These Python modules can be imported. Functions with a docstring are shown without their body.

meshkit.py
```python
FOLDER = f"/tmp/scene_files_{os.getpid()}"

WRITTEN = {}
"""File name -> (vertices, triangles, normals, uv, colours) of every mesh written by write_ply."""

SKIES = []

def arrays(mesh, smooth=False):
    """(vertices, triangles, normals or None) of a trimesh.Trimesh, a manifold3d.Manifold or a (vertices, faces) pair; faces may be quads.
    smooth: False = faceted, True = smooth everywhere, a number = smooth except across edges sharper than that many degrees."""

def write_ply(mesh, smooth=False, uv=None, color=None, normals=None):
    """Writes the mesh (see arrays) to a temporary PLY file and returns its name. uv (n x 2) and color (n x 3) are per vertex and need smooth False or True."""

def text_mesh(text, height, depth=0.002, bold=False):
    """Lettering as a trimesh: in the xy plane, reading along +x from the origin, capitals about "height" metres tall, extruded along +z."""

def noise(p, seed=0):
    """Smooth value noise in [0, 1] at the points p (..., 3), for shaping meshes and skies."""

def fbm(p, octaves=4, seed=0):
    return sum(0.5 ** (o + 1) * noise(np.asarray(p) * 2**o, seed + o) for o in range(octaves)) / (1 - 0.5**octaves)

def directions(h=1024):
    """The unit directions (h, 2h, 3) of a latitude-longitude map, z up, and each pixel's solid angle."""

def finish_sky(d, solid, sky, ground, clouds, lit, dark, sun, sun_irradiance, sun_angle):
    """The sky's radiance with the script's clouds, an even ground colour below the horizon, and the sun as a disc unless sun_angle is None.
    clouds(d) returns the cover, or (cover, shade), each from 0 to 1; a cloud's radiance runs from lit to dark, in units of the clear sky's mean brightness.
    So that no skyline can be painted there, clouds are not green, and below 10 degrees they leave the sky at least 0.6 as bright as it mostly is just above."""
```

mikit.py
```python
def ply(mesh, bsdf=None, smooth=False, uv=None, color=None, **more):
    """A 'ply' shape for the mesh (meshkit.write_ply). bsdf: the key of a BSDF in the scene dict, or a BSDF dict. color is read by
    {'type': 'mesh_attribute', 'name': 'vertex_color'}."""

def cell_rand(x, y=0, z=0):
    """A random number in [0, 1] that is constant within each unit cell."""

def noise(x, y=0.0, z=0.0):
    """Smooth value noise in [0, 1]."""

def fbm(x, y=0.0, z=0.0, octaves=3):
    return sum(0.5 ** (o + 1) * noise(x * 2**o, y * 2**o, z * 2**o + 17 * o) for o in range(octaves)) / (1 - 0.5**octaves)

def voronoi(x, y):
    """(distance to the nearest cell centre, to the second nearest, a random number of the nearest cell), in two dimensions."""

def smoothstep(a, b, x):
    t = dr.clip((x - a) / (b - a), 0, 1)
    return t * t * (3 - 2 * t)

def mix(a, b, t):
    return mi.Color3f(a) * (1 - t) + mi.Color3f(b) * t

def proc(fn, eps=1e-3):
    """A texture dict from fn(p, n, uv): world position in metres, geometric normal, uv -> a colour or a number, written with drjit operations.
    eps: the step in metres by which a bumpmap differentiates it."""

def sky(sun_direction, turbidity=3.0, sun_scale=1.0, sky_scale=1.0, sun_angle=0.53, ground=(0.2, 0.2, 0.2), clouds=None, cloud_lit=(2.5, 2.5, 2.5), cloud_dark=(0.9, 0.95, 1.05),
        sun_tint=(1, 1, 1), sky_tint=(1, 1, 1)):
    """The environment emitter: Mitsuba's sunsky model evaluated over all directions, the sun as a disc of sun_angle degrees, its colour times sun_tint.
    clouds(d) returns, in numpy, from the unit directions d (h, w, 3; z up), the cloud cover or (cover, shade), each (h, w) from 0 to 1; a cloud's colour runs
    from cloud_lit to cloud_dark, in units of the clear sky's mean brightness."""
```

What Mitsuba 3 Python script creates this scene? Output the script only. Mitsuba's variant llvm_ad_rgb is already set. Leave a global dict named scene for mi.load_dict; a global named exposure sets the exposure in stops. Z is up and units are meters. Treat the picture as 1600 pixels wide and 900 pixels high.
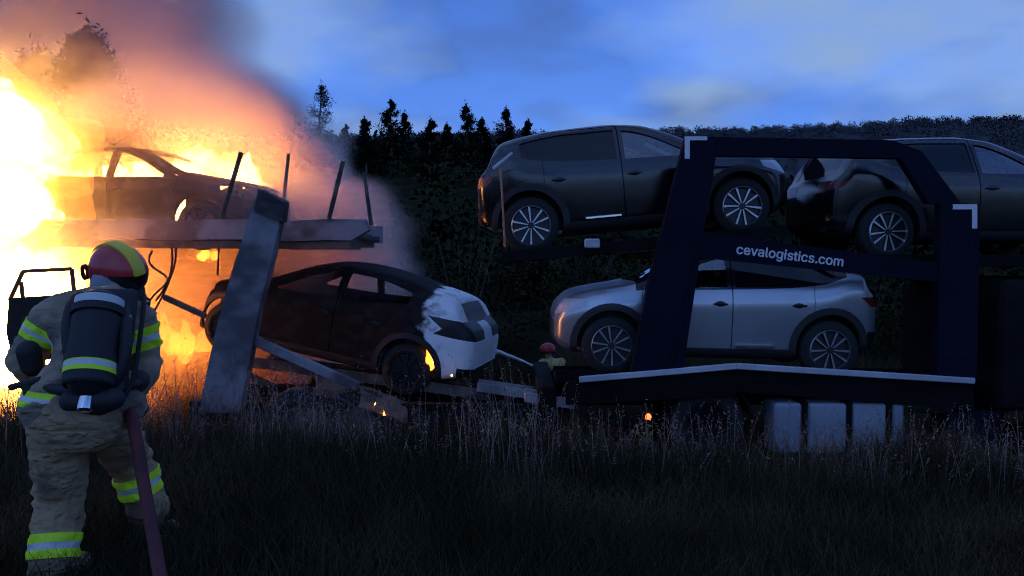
import math, random
import numpy as np, trimesh, mitsuba as mi, drjit as dr
import manifold3d as m3
from manifold3d import Manifold, Mesh, CrossSection
import mikit, meshkit

# ------------------------------------------------------------------ camera, sky, exposure
exposure = 0.0
scene, labels = {}, {}
W, H = 1600.0, 900.0
F = 1256.0                       # focal length in photo pixels
CAMZ = 2.4                       # metres above the road (the photographer stands on the bank)
PITCH = math.radians(2.28)       # looking slightly down
T4 = mi.ScalarTransform4f
scene['camera'] = {
    'type': 'perspective', 'fov': 2 * math.degrees(math.atan(800 / F)), 'fov_axis': 'x',
    'near_clip': 0.05, 'far_clip': 3000.0,
    'to_world': T4().look_at(origin=[0, 0, CAMZ], target=[0, math.cos(PITCH), CAMZ - math.sin(PITCH)], up=[0, 0, 1])}

def dusk_clouds(d):
    el = np.maximum(d[..., 2], 0.0)
    s = 1.0 / (el + 0.22)
    q = np.stack([d[..., 0] * s * 1.5 + 3.1, d[..., 1] * s * 1.5 + 5.2, el * 2.2], -1)
    n = meshkit.fbm(q * 2.3, 5, 4)
    m = meshkit.fbm(q * 1.2 + 9.3, 5, 11)
    cover = np.clip((n - 0.36) * 2.6, 0, 1) * 0.5 + 0.30
    shade = np.clip(2.0 - 3.0 * m - 1.2 * (n - .5), 0, 1)
    veil = 0.45 * np.exp(-el * 6.0)            # thin bright haze all round the horizon
    return np.clip(cover + veil, 0, 0.95), np.clip(shade - 1.1 * veil, 0, 1)

scene['sky_light'] = mikit.sky([-0.2, -0.6, 0.6], turbidity=3, sun_scale=0.0, sky_scale=6.9, sky_tint=(0.24, 0.45, 1.0),
                               ground=(0.03, 0.03, 0.035), clouds=dusk_clouds, cloud_lit=(0.72, 1.08, 1.72), cloud_dark=(0.14, 0.28, 0.76))

# ------------------------------------------------------------------ helpers
def rgb(*v):
    return {'type': 'rgb', 'value': list(v) if len(v) > 1 else [float(v[0])] * 3}

def unproject(px, py, Y):
    """The place at world depth Y that the photograph shows at (px, py): used once, to read positions off the photograph."""
    cx, cz = (px - W / 2) / F, -(py - H / 2) / F
    dy = math.cos(PITCH) + cz * math.sin(PITCH)
    dz = -math.sin(PITCH) + cz * math.cos(PITCH)
    return np.array([cx / dy * Y, Y, CAMZ + dz / dy * Y])
U = unproject

def numbered(key):
    if key not in scene and key not in labels:
        return key
    k = 1
    while f'{key}_{k:03d}' in scene or f'{key}_{k:03d}' in labels:
        k += 1
    return f'{key}_{k:03d}'

def thing(name, label, cat, group=None, kind=None):
    key = numbered(name)
    labels[key] = {'label': label, 'category': cat}
    if group: labels[key]['group'] = group
    if kind: labels[key]['kind'] = kind
    return key

def tw(M):
    return T4(np.asarray(M, float).tolist()) if M is not None else None

def part(parent, name, mesh, bsdf, smooth=35, M=None, label=None, **more):
    key = numbered(parent + '__' + name)
    if M is not None: more['to_world'] = tw(M)
    scene[key] = mikit.ply(mesh, bsdf, smooth, **more)
    if label: labels[key] = {'label': label}
    return key

def single(name, mesh, bsdf, label, cat, smooth=35, group=None, kind=None, **more):
    key = thing(name, label, cat, group, kind)
    scene[key] = mikit.ply(mesh, bsdf, smooth, **more)
    return key

def structure(name, mesh, bsdf, smooth=True, **more):
    key = numbered(name)
    scene[key] = mikit.ply(mesh, bsdf, smooth, **more)
    labels[key] = {'kind': 'structure'}
    return key

def mat(R=None, t=(0, 0, 0)):
    m = np.eye(4)
    if R is not None: m[:3, :3] = R
    m[:3, 3] = t
    return m

def rotz(a): c, s = math.cos(a), math.sin(a); return np.array([[c, -s, 0], [s, c, 0], [0, 0, 1.0]])
def roty(a): c, s = math.cos(a), math.sin(a); return np.array([[c, 0, s], [0, 1, 0], [-s, 0, c.real]])
def rotx(a): c, s = math.cos(a), math.sin(a); return np.array([[1.0, 0, 0], [0, c, -s], [0, s, c]])

def tri(m):
    """Manifold -> trimesh"""
    me = m.to_mesh()
    return trimesh.Trimesh(np.array(me.vert_properties[:, :3], float), np.array(me.tri_verts), process=False)

def man(t):
    return Manifold(Mesh(np.asarray(t.vertices, np.float32), np.asarray(t.faces, np.uint32)))

def cat(*ms):
    ms = [tri(m) if isinstance(m, Manifold) else m for m in ms]
    return trimesh.util.concatenate(ms)

def mbox(x0, x1, y0, y1, z0, z1):
    return Manifold.cube([x1 - x0, y1 - y0, z1 - z0]).translate([x0, y0, z0])

def rbox(x0, x1, y0, y1, z0, z1, r=0.01):
    """Box with chamfered edges: hull of three boxes."""
    r = min(r, (x1 - x0) * .45, (y1 - y0) * .45, (z1 - z0) * .45)
    return Manifold.batch_hull([mbox(x0 + r, x1 - r, y0 + r, y1 - r, z0, z1), mbox(x0 + r, x1 - r, y0, y1, z0 + r, z1 - r), mbox(x0, x1, y0 + r, y1 - r, z0 + r, z1 - r)])

def frame_to(p, q, up=(0, 0, 1)):
    """Matrix whose x runs from p to q, z near up."""
    p, q = np.asarray(p, float), np.asarray(q, float)
    x = (q - p) / np.linalg.norm(q - p)
    y = np.cross(up, x); y /= np.linalg.norm(y)
    z = np.cross(x, y)
    return mat(np.stack([x, y, z], 1), p)

def apply(m, M):
    if isinstance(m, Manifold): return m.transform(np.asarray(M)[:3, :4])
    m = m.copy(); m.apply_transform(M); return m

def beam(p, q, wy, wz, r=0.01, up=(0, 0, 1)):
    """Chamfered bar from p to q, wy wide, wz deep."""
    L = np.linalg.norm(np.asarray(q) - np.asarray(p))
    return apply(rbox(0, L, -wy / 2, wy / 2, -wz / 2, wz / 2, r), frame_to(p, q, up))

def plate(pts, thick, M=None):
    """Polygon (x, z) extruded along y, centred; then moved."""
    a = np.asarray(pts, float)
    area = 0.5 * np.sum(a[:, 0] * np.roll(a[:, 1], -1) - np.roll(a[:, 0], -1) * a[:, 1])
    if area < 0: a = a[::-1]
    m = Manifold.extrude(CrossSection([a.tolist()]), thick).translate([0, 0, -thick / 2]).rotate([90, 0, 0])
    return apply(m, M) if M is not None else m

def tube_mesh(pts, rad, sides=8):
    """Closed tube along the points."""
    p = np.asarray(pts, float); n = len(p)
    rad = np.broadcast_to(np.asarray(rad, float), (n,))
    t = np.gradient(p, axis=0); t /= np.linalg.norm(t, axis=1, keepdims=True) + 1e-12
    ref = np.array([0, 0, 1.0]) if abs(t[:, 2]).mean() < .8 else np.array([1.0, 0, 0])
    a = np.cross(t, ref); a /= np.linalg.norm(a, axis=1, keepdims=True) + 1e-12
    b = np.cross(t, a)
    ang = np.arange(sides) * 2 * np.pi / sides
    v = p[:, None] + rad[:, None, None] * (np.cos(ang)[None, :, None] * a[:, None] + np.sin(ang)[None, :, None] * b[:, None])
    v = v.reshape(-1, 3)
    f = []
    for i in range(n - 1):
        for j in range(sides):
            k = (j + 1) % sides
            f += [[i * sides + j, (i + 1) * sides + j, (i + 1) * sides + k], [i * sides + j, (i + 1) * sides + k, i * sides + k]]
    c0, c1 = len(v), len(v) + 1
    v = np.vstack([v, p[:1], p[-1:]])
    for j in range(sides):
        k = (j + 1) % sides
        f += [[c0, j, k], [c1, (n - 1) * sides + k, (n - 1) * sides + j]]
    m = trimesh.Trimesh(v, np.array(f), process=False)
    if m.volume < 0: m.invert()
    return m

def spline(pts, n=24):
    from scipy.interpolate import CubicSpline
    p = np.asarray(pts, float)
    d = np.r_[0, np.cumsum(np.linalg.norm(np.diff(p, axis=0), axis=1))]
    return CubicSpline(d, p)(np.linspace(0, d[-1], n))

def lathe(prof, n=32):
    """Profile (radius, height) closed at the axis -> manifold around z."""
    return Manifold.revolve(CrossSection([np.asarray(prof, float).tolist()]), n)

def fbm3(p, octaves=3): return mikit.fbm(p.x, p.y, p.z, octaves)

# ------------------------------------------------------------------ materials
def principled(color, rough=0.5, **kw):
    return {'type': 'principled', 'base_color': color if isinstance(color, dict) else rgb(*color), 'roughness': rough, **kw}

def grime(a, b, sc, lo=.35, hi=.7):
    def fn(p, n, uv):
        t = mikit.smoothstep(lo, hi, mikit.fbm(p.x * sc, p.y * sc, p.z * sc, 4))
        return mikit.mix(a, b, t)
    return mikit.proc(fn)

scene['mat_paint_silver'] = principled(grime((.43, .45, .485), (.38, .40, .435), 2.0), .30, metallic=.75, clearcoat=.6, clearcoat_gloss=.9)
scene['mat_paint_grey'] = {'type': 'roughplastic', 'diffuse_reflectance': grime((.022, .023, .031), (.017, .018, .025), 2.0), 'alpha': .05, 'int_ior': 1.75, 'nonlinear': True}
scene['mat_black_gloss'] = principled((.012, .012, .014), .15, specular=.5)
scene['mat_plastic'] = principled((.016, .016, .018), .6)
scene['mat_privacy'] = principled((.006, .006, .008), .06, specular=.5)
scene['mat_glass'] = {'type': 'thindielectric', 'int_ior': 1.9}
scene['mat_tyre'] = principled((.012, .012, .012), .85)
scene['mat_rim_dark'] = principled((.03, .03, .034), .35, metallic=.6)
scene['mat_rim_bright'] = principled((.52, .53, .56), .32, metallic=.85)
scene['mat_chrome'] = principled((.75, .76, .78), .15, metallic=1.0)
scene['mat_lamp_clear'] = principled((.45, .47, .5), .12, clearcoat=1.0, specular=.6)
scene['mat_lamp_red'] = principled((.10, .008, .006), .15, clearcoat=1.0)
scene['mat_interior'] = principled((.02, .02, .021), .8)
scene['mat_char'] = principled(grime((.010, .009, .009), (.038, .032, .029), 5.0, .45, .75), .85)
scene['mat_bumper_gloss'] = {'type': 'roughplastic', 'diffuse_reflectance': rgb(.012), 'alpha': .06, 'int_ior': 1.75}
scene['mat_rust'] = principled(grime((.05, .035, .028), (.16, .10, .07), 6.0, .35, .7), .8)

# ------------------------------------------------------------------ cars
def chaikin(P, it=2):
    for _ in range(it):
        a, b = P[:-1], P[1:]
        Q = np.empty((2 * len(a), 2)); Q[0::2] = .75 * a + .25 * b; Q[1::2] = .25 * a + .75 * b
        P = np.vstack([P[:1], Q, P[-1:]])
    return P

from scipy.interpolate import PchipInterpolator
class CarShape:
    def __init__(s, top, belt, bottom, width, roofw, wb, R, ends=1.0):
        short = lambda x: math.copysign(wb / 2 + (abs(x) - wb / 2) * ends, x) if abs(x) > wb / 2 else x
        top, belt, bottom, width, roofw = ([(short(c[0]), c[1]) for c in q] for q in (top, belt, bottom, width, roofw))
        s.short = short
        f = lambda c: PchipInterpolator(*np.array(sorted(c), float).T)
        s.top, s.belt0, s.bot, s.w, s.rw = map(f, (top, belt, bottom, width, roofw))
        s.x0, s.x1, s.wb, s.R = min(c[0] for c in top), max(c[0] for c in top), wb, R
    def belt(s, x): return np.minimum(s.belt0(x), s.top(x) - .035)
    def section(s, x, d=0.0):
        zb, zt, w = float(s.bot(x)) + d, float(s.top(x)) - d, float(s.w(x)) - d
        be = float(s.belt(x)); be = min(be, zt - .02)
        flare = .018 * (math.exp(-((x - s.wb / 2) / .33) ** 2) + 1.3 * math.exp(-((x + s.wb / 2) / .36) ** 2))
        zs = zb + .80 * (be - zb)
        k = min(max((zt - be) / .45, .18), 1.0)
        h = min(max((zt - be) / .25, 0), 1)
        wr = (float(s.rw(x)) - d) * h + (.86 * w) * (1 - h)
        P = np.array([[0, zb], [.80 * w, zb], [.955 * w, zb + .07], [.972 * w, zb + .38 * (zs - zb)], [.985 * w + flare * .7, zb + .62 * (zs - zb)], [w + flare, zs],
                      [.985 * w + flare * .5, zs + .35 * (be - zs)], [.952 * w, be], [.5 * (.94 * w + wr + .03), be + .5 * (zt - .07 * k - be)], [wr + .02, zt - .085 * k], [.80 * wr, zt - .018 * k], [0, zt]])
        return chaikin(P, 2)
    def solid(s, d=0.0, n=84):
        xs = np.linspace(s.x0 + max(d, 0) * 1.0 - (.0 if d >= 0 else d), s.x1 - (max(d, 0) if d >= 0 else 0), n) if d >= 0 else np.linspace(s.x0, s.x1, n)
        rings = []
        for x in xs:
            P = s.section(x, d)
            ring = np.vstack([np.c_[np.full(len(P), x), -P[:, 0], P[:, 1]], np.c_[np.full(len(P) - 2, x), P[-2:0:-1, 0], P[-2:0:-1, 1]]])
            rings.append(ring)
        if d < 0:
            rings[0][:, 0] += d; rings[-1][:, 0] -= d
        v = np.array(rings); n, m = v.shape[:2]
        v = v.reshape(-1, 3)
        i, j = np.meshgrid(np.arange(n - 1), np.arange(m), indexing='ij')
        a, b = i * m + j, i * m + (j + 1) % m
        f = np.concatenate([np.stack([a, b, b + m], -1).reshape(-1, 3), np.stack([a, b + m, a + m], -1).reshape(-1, 3)])
        c0, c1 = len(v), len(v) + 1
        v = np.vstack([v, v[:m].mean(0), v[-m:].mean(0)])
        jj = np.arange(m); kk = (jj + 1) % m
        f = np.vstack([f, np.c_[np.full(m, c0), kk, jj], np.c_[np.full(m, c1), (n - 1) * m + jj, (n - 1) * m + kk]])
        t = trimesh.Trimesh(v, f, process=False)
        if t.volume < 0: t.invert()
        return man(t)

def side_prism(poly, side, y0=.15, y1=1.3):
    """Polygon (x, z) pushed through one flank. side +1: the car's left."""
    t = y1 - y0
    m = plate(poly, t)
    return m.translate([0, side * (y0 + y1) / 2, 0])

def plan_prism(poly, z0, z1):
    a = np.asarray(poly, float)
    if 0.5 * np.sum(a[:, 0] * np.roll(a[:, 1], -1) - np.roll(a[:, 0], -1) * a[:, 1]) < 0: a = a[::-1]
    return Manifold.extrude(CrossSection([a.tolist()]), z1 - z0).translate([0, 0, z0])

def wheel_meshes(R, w=.215, rim=.235):
    """Tyre, dark dish, bright spokes, lying in the x-z plane with the outer face towards -y."""
    r0 = rim
    prof = [(r0 - .02, -w / 2 + .03), (r0 + .012, -w / 2 + .004), (r0 + .05, -w / 2), (R - .035, -w / 2 + .012), (R - .008, -w / 2 + .035), (R, -w / 2 + .06), (R, w / 2 - .06), (R - .008, w / 2 - .035), (R - .035, w / 2 - .012), (r0 + .02, w / 2), (r0 - .02, w / 2 - .03)]
    tyre = lathe(prof, 48)
    grooves = [lathe([(R - .008, a - .004), (R + .01, a - .004), (R + .01, a + .004), (R - .008, a + .004)], 48) for a in (-.04, 0, .04)]
    for g in grooves: tyre = tyre - g
    tyre = tyre.rotate([90, 0, 0])
    dish = lathe([(0, .05), (r0 - .012, .05), (r0 - .012, -w / 2 + .03), (r0, -w / 2 + .012), (r0 + .008, -w / 2 + .006), (r0 + .008, .06), (0, .06)], 48).rotate([90, 0, 0])
    yo = -w / 2 + .012
    spokes, pockets = [], []
    for k in range(5):
        a = k * 72 + 90
        for s in (-1, 1):
            # each spoke of a pair: narrow near the hub, broad at the rim
            q = np.array([[.035, s * .012 - .005], [.035, s * .012 + .007], [r0 - .006, s * .062 + .015], [r0 - .006, s * .062 - .012]])
            if 0.5 * np.sum(q[:, 0] * np.roll(q[:, 1], -1) - np.roll(q[:, 0], -1) * q[:, 1]) < 0: q = q[::-1]
            m = Manifold.extrude(CrossSection([q.tolist()]), .022).rotate([90, 0, 0]).translate([0, yo + .022, 0]).rotate([0, a, 0])
            spokes.append(m)
    hub = lathe([(0, -.012), (.022, -.012), (.032, -.006), (.036, .03), (0, .03)], 24).rotate([90, 0, 0])
    hub = hub.translate([0, yo + .012, 0])
    lip = lathe([(r0 - .010, 0), (r0 + .004, -.004), (r0 + .008, .004), (r0 - .006, .02)], 48).rotate([90, 0, 0]).translate([0, yo, 0])
    return tri(tyre), tri(dish), cat(*spokes, lip), tri(hub)

def make_template(S, kind):
    """List of (part path, mesh, material, smooth). Local axes: x forward, z up, ground at 0."""
    out, wb, R = [], S.wb, S.R
    outer, inner = S.solid(0), S.solid(.045)
    xf, xr = wb / 2, -wb / 2
    arch = lambda r, y0, y1: Manifold.batch_boolean([Manifold.cylinder(y1 - y0, r, r, 40).rotate([90, 0, 0]).translate([x, (y1 if s > 0 else -y0), R + .02]) for x in (xf, xr) for s in (1, -1)], m3.OpType.Add)
    wells = arch(R + .055, .50, 1.3)
    shell = outer - inner
    # -- windows
    up = lambda x: float(S.top(x)) - .105
    lo = lambda x: float(S.belt0(x)) + .03
    def window(xa, xb, shift=0.0, cut_rear=False, n=14):
        xs = np.linspace(xa, xb, n); low, hi = [], []
        for x in xs:
            z1, z0 = min(up(x + shift), float(S.top(0)) - .1), lo(x)
            if z1 - z0 > .015: low.append((x, z0)); hi.append((x, z1))
        return low + hi[::-1]
    xB = -.12 if kind == 'suv' else -.2
    wf = window(xB + .05, .95, .16)
    wr = window(S.rear_glass, xB - .05, -.10 if kind == 'suv' else -.16)
    glass_shell = S.solid(.012) - S.solid(.017)
    wins = {}
    for s in (1, -1):
        wins['front', s], wins['rear', s] = side_prism(wf, s, .3), side_prism(wr, s, .3)
    xc, xt = S.cowl, S.header
    ws = plan_prism([(xc, -.66), (xc + .05, 0), (xc, .66), (xt, .52), (xt - .03, 0), (xt, -.52)], .9, 2)
    xh, xe = S.tail_header, S.tail_base
    bl = plan_prism([(xh, -.47), (xh, .47), (xe, .56), (xe, -.56)], .9, 2)
    holes = Manifold.batch_boolean(list(wins.values()) + [ws, bl], m3.OpType.Add)
    body = shell - holes - wells
    # -- doors
    g = .006
    ztop = lambda x, sh: min(float(S.top(x + sh)) - .055, float(S.top(0)) - .05)
    def door_poly(xa, xb, sh, grow=0.0):
        xs = np.linspace(xa - grow, xb + grow, 18)
        zz = [max(ztop(x, sh), float(S.belt0(x)) - .03) for x in xs]
        return [(xa - grow, .33 - grow), (xb + grow, .33 - grow)] + [(x, z + grow) for x, z in zip(xs[::-1], zz[::-1])]
    dlist = {'front_door': (xB, .93 if kind == 'suv' else .95, .13), 'rear_door': (S.rear_door, xB - .012, -.07)}
    above = [(1.0, 3.0), (-1.47, 3.0)] + [(x, float(S.belt0(x)) + .012) for x in np.linspace(-1.47, 1.0, 20)]
    upper = plate(above, 3.0)
    for dn, (xa, xb, sh) in dlist.items():
        for s in (1, -1):
            d = (outer - S.solid(.04)) ^ side_prism(door_poly(xa, xb, sh), s, .35)
            d = d - holes - wells
            body = body - side_prism(door_poly(xa, xb, sh, g), s, .35)
            sd = 'right_' if s < 0 else 'left_'
            out.append((sd + dn, tri(d - upper), 'PAINT', 30))
            out.append((sd + dn + '__window_frame', tri(d ^ upper), 'ROOF', 30))
    # -- fascia pieces cut out of the shell so that they sit flush with a gap
    def patch(solid_cut, lift=.004, depth=.03):
        return (S.solid(-lift) - S.solid(depth)) ^ solid_cut
    if kind == 'suv':
        sh_ = lambda q: [(S.short(x), z) for x, z in q]
        lampf = [side_prism(sh_([(1.66, .80), (2.2, .66), (2.2, .80), (1.98, .875), (1.62, .885)]), s, .38) for s in (1, -1)]
        lampr = [side_prism(sh_([(-1.72, .97), (-2.2, .98), (-2.2, .86), (-1.90, .86)]), s, .30) for s in (1, -1)]
        grille = mbox(S.short(1.85), 2.3, -.52, .52, .30, .60)
        under_r = mbox(-2.3, S.short(-1.86), -.9, .9, .2, .56)
    else:
        lampf = [side_prism([(1.60, .82), (2.3, .68), (2.3, .80), (2.0, .88), (1.60, .90)], s, .40) for s in (1, -1)]
        # arrow-shaped lamp that runs from the flank round to the tailgate
        lampr = [side_prism([(-1.50, 1.115), (-1.72, .985), (-1.62, .90), (-1.86, .885), (-2.3, .87), (-2.3, 1.03), (-1.9, 1.11)], s, .22) for s in (1, -1)]
        grille = mbox(1.95, 2.4, -.55, .55, .30, .58)
        under_r = mbox(-2.4, -1.98, -.9, .9, .2, .50)
    lamps = Manifold.batch_boolean(lampf + lampr + [grille, under_r], m3.OpType.Add)
    body = body - lamps
    for s, a in zip((1, -1), lampf): out.append((('left' if s > 0 else 'right') + '_headlight', tri(patch(a) - wells), 'HEAD', 30))
    for s, a in zip((1, -1), lampr): out.append((('left' if s > 0 else 'right') + '_tail_light', tri(patch(a) - wells), 'TAIL', 30))
    out.append(('grille', tri(patch(grille, .0)), 'PLASTIC', 30))
    out.append(('rear_bumper', tri(patch(under_r, .008) - wells), 'BUMPER', 30))
    # -- dark cladding round the arches and along the sills
    arch_hi = arch(R + .135, .45, 1.3)
    sill = Manifold.batch_boolean([side_prism([(xf - .3, .18), (xf - .3, .34), (xr + .3, .34), (xr + .3, .18)], s, .4) for s in (1, -1)], m3.OpType.Add)
    clad = (S.solid(-.014) - S.solid(.02)) ^ (arch_hi + sill)
    clad = clad - wells - Manifold.batch_boolean([side_prism([(.0 - 3, .86), (3, .86), (3, 3), (-3, 3)], s, .1) for s in (1, -1)], m3.OpType.Add)
    out.append(('cladding', tri(clad), 'PLASTIC', 30))
    # floor pan so that nothing shows through the wheel arches
    pan = (inner - wells) ^ mbox(-3, 3, -1, 1, .2, .34)
    liners = Manifold.batch_boolean([mbox(x - .42, x + .42, s * .48 - .01, s * .48 + .01, .25, .8) for x in (xf, xr) for s in (1, -1)], m3.OpType.Add) ^ inner
    out.append(('floor_pan', cat(pan, liners), 'PLASTIC', 30))
    if kind == 'suv':
        out.insert(0, ('body', tri(body - upper), 'PAINT', 30))
        out.insert(1, ('roof', tri(body ^ upper), 'ROOF', 30))
        # sliver of trim along the lower door, catching the light
        for s in (1, -1):
            a = rbox(-.62, -.18, -.02, .006, .355, .385, .006)
            a = a.translate([0, -.868, 0]) if s < 0 else a.mirror([0, 1, 0]).translate([0, .868, 0])
            out.append((('right' if s < 0 else 'left') + '_sill_trim', tri(a), 'CHROME', 30))
    else:
        out.insert(0, ('body', tri(body - upper), 'PAINT', 30))
        out.insert(1, ('roof', tri(body ^ upper), 'ROOF', 30))
    for s in (1, -1):
        sd = 'right' if s < 0 else 'left'
        pick = lambda m: (lambda t: trimesh.Trimesh(*trimesh.remesh.subdivide(t.vertices, t.faces), process=False) if len(t.faces) < 1 else t)(sheet(tri(m)))
        out.append((sd + '_front_door__window', pick(glass_shell ^ wins['front', s]), 'GLASS', False))
        out.append((sd + '_rear_door__window', tri((S.solid(.010) - S.solid(.02)) ^ wins['rear', s]), 'PRIVACY', 30))
        # handle over a dark recess
        for dn, hx in (('front_door', xB + .14), ('rear_door', S.rear_door + .17)):
            zh = .86
            yh = flank(S, hx, zh)
            rec = Manifold.sphere(1, 24).scale([.075, .022, .036]).translate([hx, s * (yh - .012), zh])
            bar = rbox(hx - .085, hx + .085, -.012, .012, zh - .012, zh + .012, .01).translate([0, s * (yh + .016), 0])
            ends = rbox(hx + .055, hx + .08, -.02, .02, zh - .01, zh + .01, .005).translate([0, s * (yh + .004), 0]) + rbox(hx - .08, hx - .055, -.02, .02, zh - .01, zh + .01, .005).translate([0, s * (yh + .004), 0])
            out.append((f'{sd}_{dn}__handle_recess', tri(rec), 'PLASTIC', 30))
            out.append((f'{sd}_{dn}__handle', tri(bar + ends), 'HANDLE', 30))
        # mirror
        zm, xm = lo(.62) + .06, .66
        mir = Manifold.batch_hull([Manifold.sphere(.055, 16).scale([1.0, 1.5, 1.0]).translate([xm, s * (S_w(S, xm) + .06), zm + .02]), Manifold.sphere(.05, 16).scale([.8, 1, .9]).translate([xm + .04, s * (S_w(S, xm) + .13), zm])])
        arm = Manifold.batch_hull([Manifold.sphere(.025, 8).translate([xm, s * (S_w(S, xm) - .08), zm - .07]), Manifold.sphere(.03, 8).translate([xm, s * (S_w(S, xm) + .06), zm - .02])])
        out.append((sd + '_mirror', tri(mir + arm), 'PAINT', 40))
    out.append(('windscreen', sheet(tri(glass_shell ^ ws)), 'GLASS', False))
    out.append(('rear_window', tri((S.solid(.010) - S.solid(.02)) ^ bl), 'PRIVACY', 30))
    # seats, dashboard
    seats = []
    for x, ys in ((.05, (.36, -.36)), (-.85, (.36, 0, -.36))):
        for y in ys:
            wv = .23
            seats.append(Manifold.batch_hull([rbox(x - .1, x + .4, y - wv, y + wv, .45, .60, .05), rbox(x - .1, x, y - wv, y + wv, .42, .5, .03)]))
            seats.append(Manifold.batch_hull([rbox(x - .16, x - .04, y - wv, y + wv, .5, .6, .04), rbox(x - .30, x - .2, y - .19, y + .19, 1.02, 1.1, .04)]))
            seats.append(rbox(x - .36, x - .27, y - .12, y + .12, 1.12, 1.28, .03))
    dash = rbox(.62, .95, -.66, .66, .62, .95, .06)
    out.append(('interior', tri(Manifold.batch_boolean(seats + [dash], m3.OpType.Add) ^ inner), 'INTERIOR', 30))
    return out

def S_w(S, x): return float(S.w(x))
def flank(S, x, z):
    P = S.section(x); i = np.argmin(abs(P[:, 1] - z) + (P[:, 0] < .3) * 9)
    return float(P[i, 0])
def sheet(t):
    """Only the outward skin of a thin shell piece."""
    c = t.triangles_center; n = t.face_normals
    ok = (n[:, 1] * np.sign(c[:, 1]) > .5) | (n[:, 2] > .25) | (abs(n[:, 0]) * (abs(c[:, 1]) < .6) > .6)
    ok &= t.area_faces > 1e-9
    rim = (abs(n[:, 0]) > .97) & (abs(c[:, 1]) > .62)
    ax = t.submesh([np.nonzero(ok & ~rim)[0]], append=True, repair=False)
    return ax

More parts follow.
